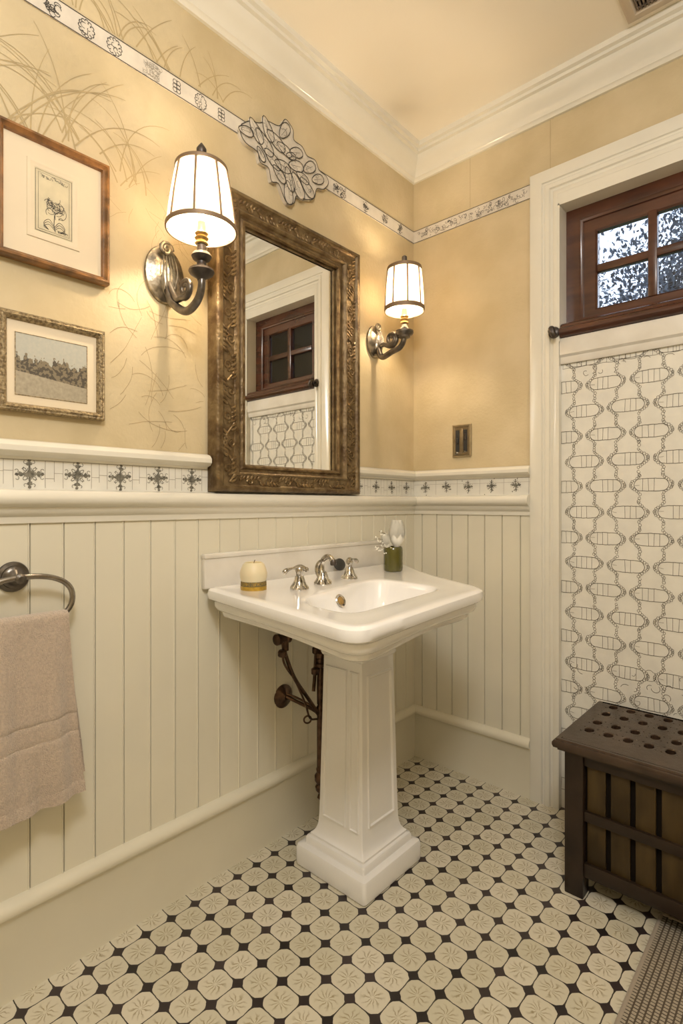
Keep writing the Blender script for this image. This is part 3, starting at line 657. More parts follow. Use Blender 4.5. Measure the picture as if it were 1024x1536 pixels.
# ------------------------------------------------------------------ wall lamps
def sconce(y, zc, xs, z0, z1, r0, r1, k, pm, label):
    t = thing('wall_lamp', (0, y, zc), label, 'wall lamp')
    RY = Matrix.Rotation(PI/2, 4, 'Y')
    bm = bmesh.new(); lathe(bm, [(.060*k,0),(.062*k,.004),(.060*k,.009),(.052*k,.012),(.048*k,.016),(.030*k,.022),(.016*k,.026)], (.001, y, zc), 36, sx=1.3, sy=.98, mtx=RY); pl = obj('backplate', bm, pm, t)
    bm = bmesh.new()   # raised shell on the plate with a top curl
    lathe(bm, [(.030*k,0),(.032*k,.006),(.026*k,.014),(.010*k,.019)], (.016, y+.006, zc-.014*k), 24, sx=1.7, sy=.9, mtx=RY)
    sp = [(.020+.004*i/16+.01, y-.010*k+math.cos(i/16*3.4*PI)*.020*k*(1-i/20), zc+.062*k+math.sin(i/16*3.4*PI)*.020*k*(1-i/20)) for i in range(17)]
    tube(bm, sp, lambda q: (.0065-.002*q)*k, 8, 0); 
    for i in range(5): tube(bm, [(.030, y+(i-2)*.008*k, zc+.05*k), (.038, y+(i-2)*.011*k, zc), (.032, y+(i-2)*.007*k, zc-.05*k)], .0022*k, 6, 5)
    obj('plate_scroll', bm, pm, t)
    zb = z0-.195*k if k > .95 else z0-.155
    zcup = z0-.105*k
    bm = bmesh.new()
    tube(bm, [(.022, y, zc-.035*k), (.045, y, zc-.085*k), (xs*.60, y, zb), (xs*.88, y, zb+.012), (xs, y, zb+.045), (xs, y, zcup)], lambda q: (.0125-.003*q)*(k if k > .95 else 1.05), 12)
    sp = []
    for i in range(19):
        a = -2.2+i/18*4.4*PI*.78; rr = (.027-.019*i/18)*(k if k > .95 else 1.08); sp.append((xs*.60+math.cos(a)*rr, y, zb+.062*k+math.sin(a)*rr))
    tube(bm, [(.03, y, zc-.03*k), (xs*.35, y, zb+.045*k)]+sp, lambda q: (.0085-.003*q)*(k if k > .95 else 1.15), 10, 4)
    obj('arm', bm, 'pewter', t)
    bm = bmesh.new()
    lathe(bm, [(.010,0),(.012,.006),(.030,.018),(.033,.024),(.031,.030),(.016,.034),(.012,.040),(.012,.050),(.022,.056),(.026,.064),(.022,.072),(.012,.078),(.012,.092),(.014,.094)] if k > .95 else [(.012,0),(.022,.005),(.024,.012),(.032,.016),(.037,.024),(.036,.031),(.024,.036),(.015,.044),(.011,.060)], (xs, y, zcup-.03), 28); obj('candle_cup', bm, 'darkpewter' if k > .95 else 'pewter', t)
    zc2 = zcup+(.063 if k > .95 else .028)
    bm = bmesh.new(); lathe(bm, [(.0125,0),(.017,.004),(.013,.012),(.018,.018),(.013,.024),(.017,.030),(.012,.036),(.010,.06)], (xs, y, zc2), 20); obj('socket', bm, 'brass', t)
    zb2 = max(z0+.042, zc2+.055)
    bm = bmesh.new(); lathe(bm, [(.007,0),(.012,.010),(.015,.024),(.013,.040),(.008,.055),(.003,.066)], (xs, y, zb2), 16); obj('bulb', bm, 'bulb', t)
    NS = 8 if k > .95 else 8
    bm = bmesh.new(); n_ = 48   # pleated, slightly scalloped fabric shell
    rows = []
    for q in range(9):
        f_ = q/8; r_ = r0+(r1-r0)*f_+.0018*math.sin(f_*PI)
        rows.append([(xs+(r_-.0022*(1-abs(math.sin(NS/2*th)))**2)*math.cos(th), y+(r_-.0022*(1-abs(math.sin(NS/2*th)))**2)*math.sin(th), z0+(z1-z0)*f_) for th in [2*PI*i/n_ for i in range(n_)]])
    loops(bm, rows, True); shd = obj('lamp_shade', bm, 'shade', t)
    for zz, rr, hh in ((z0, r0, .0055 if k > .95 else .0085), (z1, r1, .0045 if k > .95 else .0065)):
        bm = bmesh.new(); loops(bm, [[(xs+(rr+dr)*math.cos(2*PI*i/48), y+(rr+dr)*math.sin(2*PI*i/48), zz+dz) for i in range(48)] for dr, dz in ((-.001,-hh),(.0022,-hh),(.0032,0),(.0022,hh),(-.001,hh),(-.001,-hh))], True); obj('shade_band', bm, 'shadetrim', shd)
    for j in range(NS):
        th = 2*PI*j/NS+.0; c_, s_ = math.cos(th), math.sin(th)
        bm = bmesh.new(); tube(bm, [(xs+(r0-.0004)*c_, y+(r0-.0004)*s_, z0), (xs+((r0+r1)/2+.0012)*c_, y+((r0+r1)/2+.0012)*s_, (z0+z1)/2), (xs+(r1-.0004)*c_, y+(r1-.0004)*s_, z1)], .0032 if k > .95 else .0036, 8, 3); obj('shade_rib', bm, 'shadetrim', shd)
    bm = bmesh.new()
    for a in (0, PI/2): 
        c_, s_ = math.cos(a+.4), math.sin(a+.4); tube(bm, [(xs-r1*c_, y-r1*s_, z1-.002), (xs, y, z1-.001), (xs+r1*c_, y+r1*s_, z1-.002)], .0016, 6, 2)
    tube(bm, [(xs, y, zb2+.06), (xs, y, z1)], .0018, 6, 1)
    obj('shade_spider', bm, 'darkpewter', t)
    bm = bmesh.new(); lathe(bm, [(.004,0),(.004,.022),(.014,.028),(.008,.034),(.013,.042),(.013,.052),(.008,.060),(.002,.068)] if k > .95 else [(.004,0),(.004,.020),(.010,.024),(.008,.030),(.0105,.033),(.0105,.050),(.006,.054)], (xs, y, z1), 16); obj('finial', bm, 'darkpewter', t)
sconce(-1.24, 1.777, .19, 1.844, 2.000, .0885, .0645, 1.0, 'platepewter', 'large lit wall lamp with flared panelled shade left of the mirror')
sconce(-.29, 1.800, .156, 1.897, 2.055, .0765, .0660, .82, 'platepewter', 'small lit wall lamp with drum shade right of the mirror near the corner')

# ------------------------------------------------------------------ switch plate
t = thing('switch_plate', (.248, 0, 1.396), 'brushed metal double switch plate with dark slots on the tan wall', 'switch')
bm = bmesh.new(); frame(bm, .204, .292, 1.328, 1.465, [(0,.001),(0,.005),(.004,.009),(.009,.0095),(.012,.006),(.043,.006)], BW); obj('plate', bm, 'steel', t)
for x in (.229, .266):
    bm = bmesh.new(); box(bm, (x-.0085, -.0075, 1.350), (x+.0085, -.004, 1.442)); obj('slot', bm, 'shade_int', t, smooth=False)
    bm = bmesh.new(); box(bm, (x-.006, -.0125, 1.385 if x < .25 else 1.400), (x+.006, -.006, 1.408 if x < .25 else 1.424), .002); obj('toggle', bm, 'darkpewter' if x > .25 else 'shade_int', t)
bm = bmesh.new(); box(bm, (.2405, -.009, 1.345), (.2545, -.005, 1.448), .002); obj('centre_bar', bm, 'steel', t)
bm = bmesh.new(); lathe(bm, [(.0065,0),(.0065,.003),(.003,.005)], (.224, -.006, 1.345), 14, mtx=Matrix.Rotation(PI/2, 4, 'X')); obj('screw', bm, 'chrome', t); bm = bmesh.new(); lathe(bm, [(.005,0),(.005,.003),(.003,.005)], (.262, -.006, 1.349), 14, mtx=Matrix.Rotation(PI/2, 4, 'X')); obj('screw', bm, 'chrome', t)

# ------------------------------------------------------------------ ceiling vent
t = thing('ceiling_vent', (1.06, -.26, H), 'square ceiling vent with pale frame and mottled brown grille', 'vent')
bm = bmesh.new(); FWd = lambda u, v, h: (u, v, H-h)
frame(bm, .917, 1.22, -.42, -.115, [(0,.0),(0,.006),(.006,.010),(.026,.010),(.032,.004),(.034,.001)], FWd); obj('frame', bm, 'ventframe', t)
bm = bmesh.new(); box(bm, (.95, -.387, H-.003), (1.187, -.148, H-.001)); obj('backing', bm, 'blackhole', t, smooth=False)
bm = bmesh.new()
for i in range(24): box(bm, (.952+i*.0098, -.386, H-.008), (.957+i*.0098, -.149, H-.003))
for i in range(8): box(bm, (.952, -.38+i*.031, H-.009), (1.186, -.376+i*.031, H-.004))
obj('grille', bm, 'ventslat', t, smooth=False)

# ------------------------------------------------------------------ pedestal sink
sink = thing('pedestal_sink', (.295, -.725, 0), 'white porcelain pedestal sink with square column and stepped base', 'sink')
outer = fillet([(.030,-1.125), (.725,-1.245), (.66,-.572), (.34,-.405), (.075,-.195), (.030,-.195)], [.03,.075,.07,.10,.03,.01], 8)
inner = fillet([(.375,-1.095), (.605,-1.125), (.555,-.640), (.275,-.620)], [.12,.07,.08,.10], 10)
cx, cy = .45, -.87
def rayhit(poly, a):
    d = Vector((math.cos(a), math.sin(a))); best = None; N = len(poly)
    for i in range(N):
        p, q = Vector(poly[i])-Vector((cx,cy)), Vector(poly[(i+1) % N])-Vector((cx,cy)); e = q-p; den = d.x*e.y-d.y*e.x
        if abs(den) < 1e-12: continue
        t_ = (p.x*e.y-p.y*e.x)/den; s_ = (p.x*d.y-p.y*d.x)/den
        if t_ > 0 and -1e-6 <= s_ <= 1+1e-6: best = t_ if best is None else min(best, t_)
    return Vector((cx, cy))+d*best
# angles: every outline vertex plus an even fan, so corners stay crisp
angs = sorted(set([round(math.atan2(p.y-cy, p.x-cx), 5) for p in outer]+[round(math.atan2(p.y-cy, p.x-cx), 5) for p in inner]+[round(-PI+2*PI*i/120, 5) for i in range(120)]))
clean = [angs[0]]
for a in angs[1:]:
    if a-clean[-1] > .004: clean.append(a)
O_ = [rayhit(outer, a) for a in clean]; I_ = [rayhit(inner, a) for a in clean]; N = len(O_)
def inset(P_, d):
    out = []
    for i in range(N):
        q = P_[i]+(Vector((cx, cy))-P_[i]).normalized()*d*1.18
        if q.x < .030: q.x = .030
        out.append(q)
    return out
RZ = .884
ped_top = [Vector((.297, -.735))+ (Vector((math.cos(a), math.sin(a)))*.088/max(abs(math.cos(a)), abs(math.sin(a)))) for a in clean]
rows = []
rows.append([(p.x, p.y, .770) for p in ped_top])
mid = [p.lerp(q, .55) for p, q in zip(ped_top, inset(O_, .055))]
rows.append([(p.x, p.y, .785) for p in mid])
for d, z in ((.058,.799),(.050,.799),(.043,.803),(.040,.811),(.040,.817),(.032,.818),(.024,.823),(.019,.832),(.019,.842),(.021,.846),(.012,.847),(.003,.853),(0,.864),(.003,.877),(.010,.882),(.020,RZ-.0005),(.034,RZ-.001)):
    rows.append([(p.x, p.y, z) for p in inset(O_, d)])
a34 = inset(O_, .036)
for t_, z in ((.0,RZ-.0012),(.5,RZ-.0022),(.93,RZ-.0028)): rows.append([(p.lerp(q, t_).x, p.lerp(q, t_).y, z) for p, q in zip(a34, inset(I_, -.004))])
for d, z in ((0,RZ-.0035),(.003,RZ-.005),(.007,RZ-.010),(.012,RZ-.02),(.024,RZ-.05),(.045,RZ-.085),(.075,RZ-.11)): rows.append([(p.x, p.y, z) for p in inset(I_, d)])
dc = Vector((.42, -.84))
for t_, z in ((.3,RZ-.124),(.6,RZ-.132),(.86,RZ-.136),(.9,RZ-.139)): rows.append([(p.lerp(dc, t_).x, p.lerp(dc, t_).y, z) for p in inset(I_, .075)])
bm = bmesh.new(); loops(bm, rows, True, True, True)
bas = obj('basin', bm, 'porcelain', sink)
for p in bas.data.polygons: p.use_smooth = True
bm = bmesh.new(); lathe(bm, [(.020,0),(.022,.003),(.014,.004),(.012,.001)], (dc.x, dc.y, RZ-.139), 24); obj('drain', bm, 'chrome', sink)
# overflow ring on the sloping back of the bowl
bm = bmesh.new(); MO = Matrix.Rotation(PI/2-.42, 4, 'Y'); lathe(bm, [(.019,0),(.0195,.003),(.017,.0055),(.013,.004),(.012,.002)], (.3535, -.885, RZ-.034), 24, mtx=MO); ov = obj('overflow_ring', bm, 'chrome', sink); ov['label'] = 'brass toned overflow ring'
bm = bmesh.new(); lathe(bm, [(.0125,0),(.011,.0035)], (.3535, -.885, RZ-.034), 20, mtx=MO); obj('overflow_cap', bm, 'brass', ov)
bm = bmesh.new(); box(bm, (.0125, -1.125, .876), (.031, -.150, .974), .004); box(bm, (.0125, -1.127, .966), (.035, -.148, .981), .004)
obj('backsplash', bm, 'marble', sink)
bm = bmesh.new()  # pedestal: stepped loops, all square
PX_, PY_ = .297, -.735
def sq(a, z, b=None, rr=.008):
    b = b or a; P_ = fillet([(PX_-a, PY_-b), (PX_+a, PY_-b), (PX_+a, PY_+b), (PX_-a, PY_+b)], rr, 4); return [(p.x, p.y, z) for p in P_]
pp = [(.134,0,.010),(.141,.004,.012),(.142,.010,.012),(.142,.056,.012),(.139,.064,.012),(.131,.068,.010),(.121,.069,.008),(.120,.072,.008),(.120,.084,.008),(.117,.089,.008),(.111,.090,.007),(.109,.092,.006),(.109,.098,.006),(.103,.102,.005),(.096,.112,.004),(.0915,.126,.003),(.0895,.142,.003),(.0875,.20,.003),(.0785,.640,.003),(.0785,.655,.003),(.083,.660,.003),(.085,.668,.003),(.083,.674,.003),(.083,.690,.003),(.089,.702,.004),(.094,.715,.006),(.094,.775,.006)]
loops(bm, [sq(a, z, None, r_) for a, z, r_ in pp], True, True, True)
obj('pedestal', bm, 'porcelain', sink)
def ped_panel(face):   # raised panel mouldings following the taper
    bm = bmesh.new()
    def Pq(u, z, h):
        a = .0865+( .0785-.0865)*(z-.20)/.44; u = u*a
        return {'L': (PX_+u, PY_-a-h, z), 'R': (PX_+a+h, PY_+u, z), 'B': (PX_-u, PY_+a+h, z), 'W': (PX_-a-h, PY_-u, z)}[face]
    def ring(u0, u1, z0, z1, prof): loops(bm, [[Pq(u0+i/.08, z0+i, h), Pq(u1-i/.08, z0+i, h), Pq(u1-i/.08, z1-i, h), Pq(u0+i/.08, z1-i, h)] for i, h in prof], True)
    if face in 'LW':   # fluted face: broad strip and narrow strip
        ring(-.85, .28, .155, .628, [(0,-.001),(.002,.0055),(.006,.0055),(.009,-.0005)])
        ring(.42, .88, .155, .628, [(0,-.001),(.002,.0055),(.005,.0055),(.008,-.0005)])
    else:
        ring(-.72, .80, .165, .615, [(0,-.001),(.002,.006),(.007,.006),(.011,-.0005)])
    return obj('panel_moulding', bm, 'porcelain', sink)
for f_ in 'LRBW': ped_panel(f_)

# ------------------------------------------------------------------ faucet
fc = thing('faucet', (.238, -.837, RZ-.003), 'ornate nickel faucet with centre spout and two lever handles on the sink', 'faucet')
zt = RZ-.0035
def handle(x, y, dy, n_):
    bm = bmesh.new(); lathe(bm, [(.027,0),(.028,.004),(.024,.009),(.016,.016),(.0105,.026),(.009,.040),(.0105,.050),(.013,.058),(.010,.066),(.004,.070)], (x, y, zt), 24)
    for i in range(8):
        a = i*PI/4; tube(bm, [(x+.026*math.cos(a), y+.026*math.sin(a), zt+.006), (x+.017*math.cos(a), y+.017*math.sin(a), zt+.018), (x+.0095*math.cos(a), y+.0095*math.sin(a), zt+.04)], .0026, 6, 4)
    h = obj('handle', bm, 'chrome', fc)
    bm = bmesh.new(); tube(bm, [(x+.010, y-dy*.018, zt+.058), (x, y, zt+.066), (x-.004, y+dy*.022, zt+.064), (x-.008, y+dy*.042, zt+.060), (x-.010, y+dy*.052, zt+.052)], lambda t: .0062-.001*t+.002*math.sin(t*9), 10); obj('lever', bm, 'chrome', h)
    bm = bmesh.new(); lathe(bm, [(.003,-.007),(.0075,-.003),(.0075,.003),(.003,.007)], (x+.010, y-dy*.018, zt+.058), 12); obj('lever_knob', bm, 'chrome', h)
handle(.258, -.955, -1, 0); handle(.222, -.695, 1, 1)
x, y = .238, -.837
bm = bmesh.new(); lathe(bm, [(.027,0),(.028,.004),(.022,.010),(.014,.018),(.010,.028)], (x, y, zt), 24)
for i in range(8):
    a = i*PI/4; tube(bm, [(x+.026*math.cos(a), y+.026*math.sin(a), zt+.006), (x+.016*math.cos(a), y+.016*math.sin(a), zt+.020), (x+.009*math.cos(a), y+.009*math.sin(a), zt+.04)], .0026, 6, 4)
tube(bm, [(x, y, zt+.02), (x-.008, y+.002, zt+.045), (x-.004, y+.004, zt+.072), (x+.010, y+.006, zt+.085), (x+.027, y+.006, zt+.086), (x+.038, y+.005, zt+.074)], lambda t: .0098-.002*t+.0012*math.sin(t*14), 12)
tube(bm, [(x-.004, y-.012, zt+.018), (x-.014, y-.013, zt+.045), (x-.010, y-.008, zt+.066), (x+.004, y-.004, zt+.076)], lambda t: .0045+.002*math.sin(t*3), 8)
s_ = obj('spout', bm, 'chrome', fc)
bm = bmesh.new(); lathe(bm, [(.0085,0),(.010,.004),(.010,.012),(.007,.018)], (x+.040, y+.005, zt+.062), 14); obj('aerator', bm, 'darkpewter', s_)
# dark round stopper leaning on the backsplash between spout and handle
bm = bmesh.new(); lathe(bm, [(.020,0),(.0235,.002),(.0235,.006),(.016,.010),(.004,.012)], (.052, -.560, zt+.0245), 26, sx=.95, sy=1.25, mtx=Matrix.Rotation(PI/2-.25, 4, 'Y'))
st = obj('sink_stopper', bm, 'shade_int', None, loc=(.052, -.56, zt)); tag(st, 'small dark oval stopper leaning on the backsplash behind the spout', 'stopper')

# ------------------------------------------------------------------ candle jar and bud vase
jx, jy = .160, -1.045
t = thing('candle_jar', (jx, jy, zt), 'round cream candle jar with a gold lettered band on the sink left side', 'candle')
bm = bmesh.new(); lathe(bm, [(.029,0),(.036,.002),(.0365,.016),(.035,.024),(.039,.038),(.0395,.050),(.036,.062),(.031,.074),(.025,.080),(.023,.0795),(.026,.074),(.015,.072)], (jx, jy, zt), 36, capb=True); obj('jar', bm, 'wax', t)
bm = bmesh.new(); lathe(bm, [(.0372,.0005),(.0378,.001),(.0378,.0125),(.0368,.013)], (jx, jy, zt), 40, capa=False, capb=False); obj('gold_base', bm, 'goldlabel', t)
bm = bmesh.new(); lathe(bm, [(.0368,.0132),(.0374,.0135),(.0366,.026),(.0355,.0262)], (jx, jy, zt), 40, capa=False, capb=False); bd = obj('label_band', bm, 'stem', t)
bm = bmesh.new(); rnd = random.Random(6)
CY = lambda u, v, h: (jx+(.0379-.02*(v-.0135)*2.2)*math.cos(u), jy+(.0379-.02*(v-.0135)*2.2)*math.sin(u), zt+v)
a = -2.4
while a < .9:   # gilt letter strokes round the band
    w_ = .10
    for (p0, p1) in rnd.sample([((0,.016),(0,.0245)),((w_,.016),(w_,.0245)),((0,.0245),(w_,.0245)),((0,.016),(w_,.016)),((0,.020),(w_,.020)),((0,.016),(w_,.0245))], 3):
        vs = [(a+p0[0], p0[1]), (a+p1[0], p1[1])]; dx_, dz_ = vs[1][0]-vs[0][0], vs[1][1]-vs[0][1]
        if abs(dx_) > .01: q = [(vs[0][0], vs[0][1]-.0006), (vs[1][0], vs[1][1]-.0006), (vs[1][0], vs[1][1]+.0006), (vs[0][0], vs[0][1]+.0006)]
        else: q = [(vs[0][0]-.018, vs[0][1]), (vs[0][0]+.018, vs[0][1]), (vs[1][0]+.018, vs[1][1]), (vs[1][0]-.018, vs[1][1])]
        bm.faces.new([bm.verts.new(CY(u_, v_, 0)) for u_, v_ in q])
    a += w_+.07
obj('gilt_lettering', bm, 'goldlabel', bd, smooth=False, norm=False)
bm = bmesh.new(); tube(bm, [(jx, jy, zt+.070), (jx+.002, jy, zt+.080), (jx+.004, jy+.002, zt+.087)], .0011, 6); obj('wick', bm, 'wick', t)
vx, vy = .205, -.430
t = thing('bud_vase', (vx, vy, zt), 'small olive green glass vase at the back corner of the sink', 'vase')
bm = bmesh.new(); lathe(bm, [(.030,0),(.0345,.004),(.0355,.012),(.0355,.080),(.034,.088),(.031,.092),(.029,.091),(.031,.084),(.031,.02)], (vx, vy, zt+.0), 32); obj('vase_body', bm, 'olive', t)
t = thing('white_flowers', (vx, vy, zt+.08), 'tall white bud and dry white sprigs standing in the green vase', 'flowers')
def bud(name, c_, L_, R_, tilt, n_=7):
    bm = bmesh.new()
    for k_ in range(n_):
        a = 2*PI*k_/n_; rot = Matrix.Translation(c_) @ Matrix.Rotation(tilt, 4, 'X') @ Matrix.Rotation(a, 4, 'Z')
        tb = bmesh.new(); rows = []
        for i in range(9):
            f_ = i/8; w_ = R_*.75*math.sin(PI*min(1, f_*.86+.08)); d_ = R_*(.25+.55*math.sin(PI*f_*.85)); rows.append([(d_+R_*.10-abs(u)*R_*.35, u*w_, f_*L_) for u in (-1,-.6,-.2,.2,.6,1)])
        loops(tb, rows, False)
        bmesh.ops.solidify(tb, geom=tb.faces[:], thickness=.0015)
        merge(bm, tb, rot)
    lathe(bm, [(R_*.3,0),(R_*.75,L_*.25),(R_*.8,L_*.55),(R_*.5,L_*.88),(R_*.1,L_)], c_, 14, mtx=Matrix.Rotation(tilt, 4, 'X'))
    return obj(name, bm, 'petal', t)
bud('flower_bud', (vx+.006, vy+.014, zt+.090), .100, .035, -.02)
bud('flower_bud', (vx-.006, vy-.018, zt+.088), .060, .021, .55, 5)
bm = bmesh.new(); tube(bm, [(vx, vy, zt+.03), (vx+.004, vy+.008, zt+.07), (vx+.006, vy+.014, zt+.10)], .002, 6); tube(bm, [(vx, vy, zt+.03), (vx-.003, vy-.010, zt+.07), (vx-.006, vy-.020, zt+.095)], .0016, 6); obj('stem', bm, 'stem', t)
rnd = random.Random(12)
for k_, (ey, ez) in enumerate(((-.085,.125),(-.098,.098),(-.070,.150),(-.055,.14))):
    bm = bmesh.new(); tube(bm, [(vx, vy-.005, zt+.05), (vx-.005, vy+ey*.45, zt+ez*.85+.005), (vx-.01, vy+ey, zt+ez)], .0009, 5); sg = obj('sprig', bm, 'stem', t)
    bm = bmesh.new()
    for j in range(12):
        f_ = .45+.55*j/11; c_ = (vx-.008+rnd.uniform(-.008,.008), vy+ey*f_+rnd.uniform(-.006,.006), zt+ez*(.5+.5*f_)+rnd.uniform(-.006,.010)); lathe(bm, [(.001,-.003),(.003,0),(.001,.003)], c_, 6, mtx=Matrix.Rotation(rnd.uniform(0,3), 4, 'X'))
    obj('sprig_blossom', bm, 'petal', sg)

# ------------------------------------------------------------------ plumbing below the basin
t = thing('supply_pipe', (.02, -.800, .470), 'dark bronze water supply pipes with a round wall flange under the sink', 'pipe')
bm = bmesh.new(); lathe(bm, [(.040,0),(.040,.003),(.030,.010),(.014,.016),(.010,.020)], (.0125, -.800, .472), 28, mtx=Matrix.Rotation(PI/2, 4, 'Y')); obj('wall_flange', bm, 'bronze', t)
bm = bmesh.new()
tube(bm, [(.03, -.800, .474), (.07, -.775, .455), (.105, -.735, .425), (.115, -.722, .395)], .0062, 8)
tube(bm, [(.03, -.800, .484), (.07, -.778, .470), (.105, -.742, .440)], .0040, 8)
tube(bm, [(.10, -.880, .700), (.105, -.875, .655), (.105, -.835, .565), (.11, -.775, .480), (.115, -.725, .41)], .0066, 8)
tube(bm, [(.105, -.885, .655), (.105, -.878, .620), (.105, -.850, .580), (.105, -.83, .56)], .0040, 8)
tube(bm, [(.105, -.835, .565), (.11, -.79, .47), (.108, -.765, .412), (.112, -.735, .400)], .0035, 8)
tube(bm, [(.108+.006*math.cos(a_), -.776+.011*math.cos(a_), .410+.012*math.sin(a_)) for a_ in [i*.5 for i in range(13)]], .0030, 8, 2)
obj('pipe', bm, 'bronze', t)
bm = bmesh.new(); R_ = Matrix.Rotation(PI/2, 4, 'X')
lathe(bm, [(.012,-.030),(.018,-.026),(.018,-.014),(.013,-.010),(.013,.010),(.018,.014),(.018,.026),(.012,.030)], (.105, -.885, .700), 14, mtx=R_); lathe(bm, [(.011,0),(.011,.10)], (.105, -.872, .66), 12); lathe(bm, [(.012,0),(.015,.004),(.015,.016),(.010,.022)], (.105, -.885, .642), 12)
obj('stop_valve', bm, 'bronze', t)
t = thing('drain_pipe', (.115, -.722, .125), 'dark bronze vertical drain pipe with turned lower end behind the pedestal', 'pipe')
bm = bmesh.new(); lathe(bm, [(.006,0),(.011,.006),(.008,.016),(.006,.020),(.016,.032),(.018,.044),(.012,.052),(.014,.056),(.020,.066),(.020,.082),(.013,.092),(.015,.104),(.012,.110),(.012,.30),(.015,.304),(.015,.312),(.010,.320),(.010,.34)], (.115, -.722, .125), 18); obj('lower_pipe', bm, 'bronze', t)
bm = bmesh.new(); tube(bm, [(.115, -.722, .45), (.115, -.722, .54), (.12, -.722, .62), (.13, -.722, .70), (.15,-.722,.76)], .012, 10)
lathe(bm, [(.013,0),(.019,.004),(.019,.014),(.014,.018),(.014,.03),(.020,.034),(.020,.05),(.013,.056)], (.118, -.724, .575), 14)
tube(bm, [(.115,-.755,.50),(.11,-.745,.54),(.11,-.74,.6),(.115,-.74,.66)], .006, 8); lathe(bm, [(.008,-.012),(.013,-.008),(.013,.008),(.008,.012)], (.112, -.745, .565), 10); lathe(bm, [(.008,-.012),(.012,-.008),(.012,.008),(.008,.012)], (.112, -.742, .635), 10)
obj('upper_pipe', bm, 'bronze', t)

# ------------------------------------------------------------------ towel ring and towel
ty, tz = -1.625, .963
t = thing('towel_ring', (.012, ty, tz), 'pewter towel ring with round wall rosette on the beadboard', 'towel ring')
bm = bmesh.new(); lathe(bm, [(.034,0),(.035,.003),(.033,.007),(.026,.009),(.025,.013),(.020,.014),(.016,.018),(.012,.022),(.008,.026),(.008,.045),(.011,.048),(.011,.058),(.006,.062)], (.0125, ty, tz), 32, mtx=Matrix.Rotation(PI/2, 4, 'Y')); obj('rosette', bm, 'pewter', t)
bm = bmesh.new(); rp = []
for i in range(48):
    a = 2*PI*i/48; ca, sa = math.cos(a), math.sin(a)
    rp.append((.062, -1.612+.100*math.copysign(abs(ca)**.88, ca), .909+.057*math.copysign(abs(sa)**.88, sa)))
tube(bm, rp, .0065, 12, 0, closed=True); obj('ring', bm, 'ringsteel', t)
tw = bmesh.new(); NU, NV = 60, 150; gridv = []
for i in range(NV+1):
    s = i/NV; row = []
    # path: back hem -> up -> over the ring -> front hem
    for j in range(NU+1):
        u = j/NU
        if s < .42: k_ = s/.42; z = .474+(.866-.474)*k_; side = -1; drop = 1-k_
        elif s < .50: k_ = (s-.42)/.08; z = .866+.009*math.sin(k_*PI); side = -math.cos(k_*PI); drop = 0
        else: k_ = (s-.50)/.50; z = .866-(.866-.452)*k_; side = 1; drop = k_
        yl = -1.78-.01*drop; yr = -1.527+.030*drop+(.020*drop if side < 0 else 0)
        yy = yl+(yr-yl)*u
        fold = .016*drop**.6*(math.sin(u*17+.8*math.sin(drop*3)+ (0 if side > 0 else .6))*.55+.35*math.sin(u*31+drop*2.2))
        xx = .062+side*(.013+.010*drop)+fold+.012*drop
        hem = .0
        if side > 0:
            for d0 in (.55, .65, .90, .93): hem -= (.0045 if d0 < .8 else .003)*math.exp(-((drop-d0)/.008)**2)
            if .56 < drop < .64: hem -= .001
        if xx < .022: xx = .022+.2*(xx-.022)*0
        row.append(tw.verts.new((xx+hem, yy, z-.006*drop*math.sin(u*3.1)+(.004*math.sin(u*9)*drop))))
    gridv.append(row)
for i in range(NV):
    for j in range(NU): tw.faces.new((gridv[i][j], gridv[i][j+1], gridv[i+1][j+1], gridv[i+1][j]))
bmesh.ops.recalc_face_normals(tw, faces=tw.faces[:]); bmesh.ops.solidify(tw, geom=tw.faces[:], thickness=-.006)
tow = obj('hand_towel', tw, 'towel', None, loc=(.062, -1.65, .86)); tag(tow, 'beige pink terry hand towel folded over the ring on the wainscot', 'towel')
for p in tow.data.polygons: p.use_smooth = True

# ------------------------------------------------------------------ bench
BX0, BX1, BY0, BY1, BZ = .797, 1.335, -.452, -.032, .445
bn = thing('wooden_bench', ((BX0+BX1)/2, (BY0+BY1)/2, 0), 'dark wooden box bench with holes in the top and slatted sides by the window', 'bench')
# top: slab with real round holes (grid cells with octagonal cut-outs)
bm = bmesh.new()
hx0, ry0 = .860, -.318; cs = .0535; ch = .0425
def cell(x0, x1, y0, y1, hole, z0, z1):
    if not hole:
        for z in (z0, z1): bm.faces.new([bm.verts.new(p) for p in ((x0,y0,z),(x1,y0,z),(x1,y1,z),(x0,y1,z))]); 
        return
    c_ = ((x0+x1)/2, (y0+y1)/2); r_ = .0125; n_ = 20; sqp = []; cp = []
    for i in range(n_):
        a = 2*PI*(i+.0)/n_; k_ = 1/max(abs(math.cos(a)), abs(math.sin(a))); ry_ = .0178; sqp.append((c_[0]+(x1-x0)/2*math.cos(a)*k_, c_[1]+(y1-y0)/2*math.sin(a)*k_)); cp.append((c_[0]+r_*math.cos(a), c_[1]+ry_*math.sin(a)))
    loops(bm, [[(p[0], p[1], z0) for p in cp], [(p[0], p[1], z1-.002) for p in cp], [(c_[0]+(p[0]-c_[0])*1.14, c_[1]+(p[1]-c_[1])*1.14, z1) for p in cp], [(p[0], p[1], z1) for p in sqp]], True)
xs0, xs1 = BX0+.022, BX1-.022; ys0, ys1 = BY0+.03, BY1-.012; zt0, zt1 = BZ-.016, BZ
yb = [ry0-ch, ry0, ry0+ch]; rowsY = [(-.320, 0), (-.243, 0), (-.154, 0), (-.075, 0)]
edges = [ys0]+[r_-.0205 for r_, _ in rowsY[:1]]
hole_rows = [(-.3405,-.2995,0),(-.2635,-.2225,0),(-.1745,-.1335,.0),(-.0955,-.0545,.0)]
yc = ys0
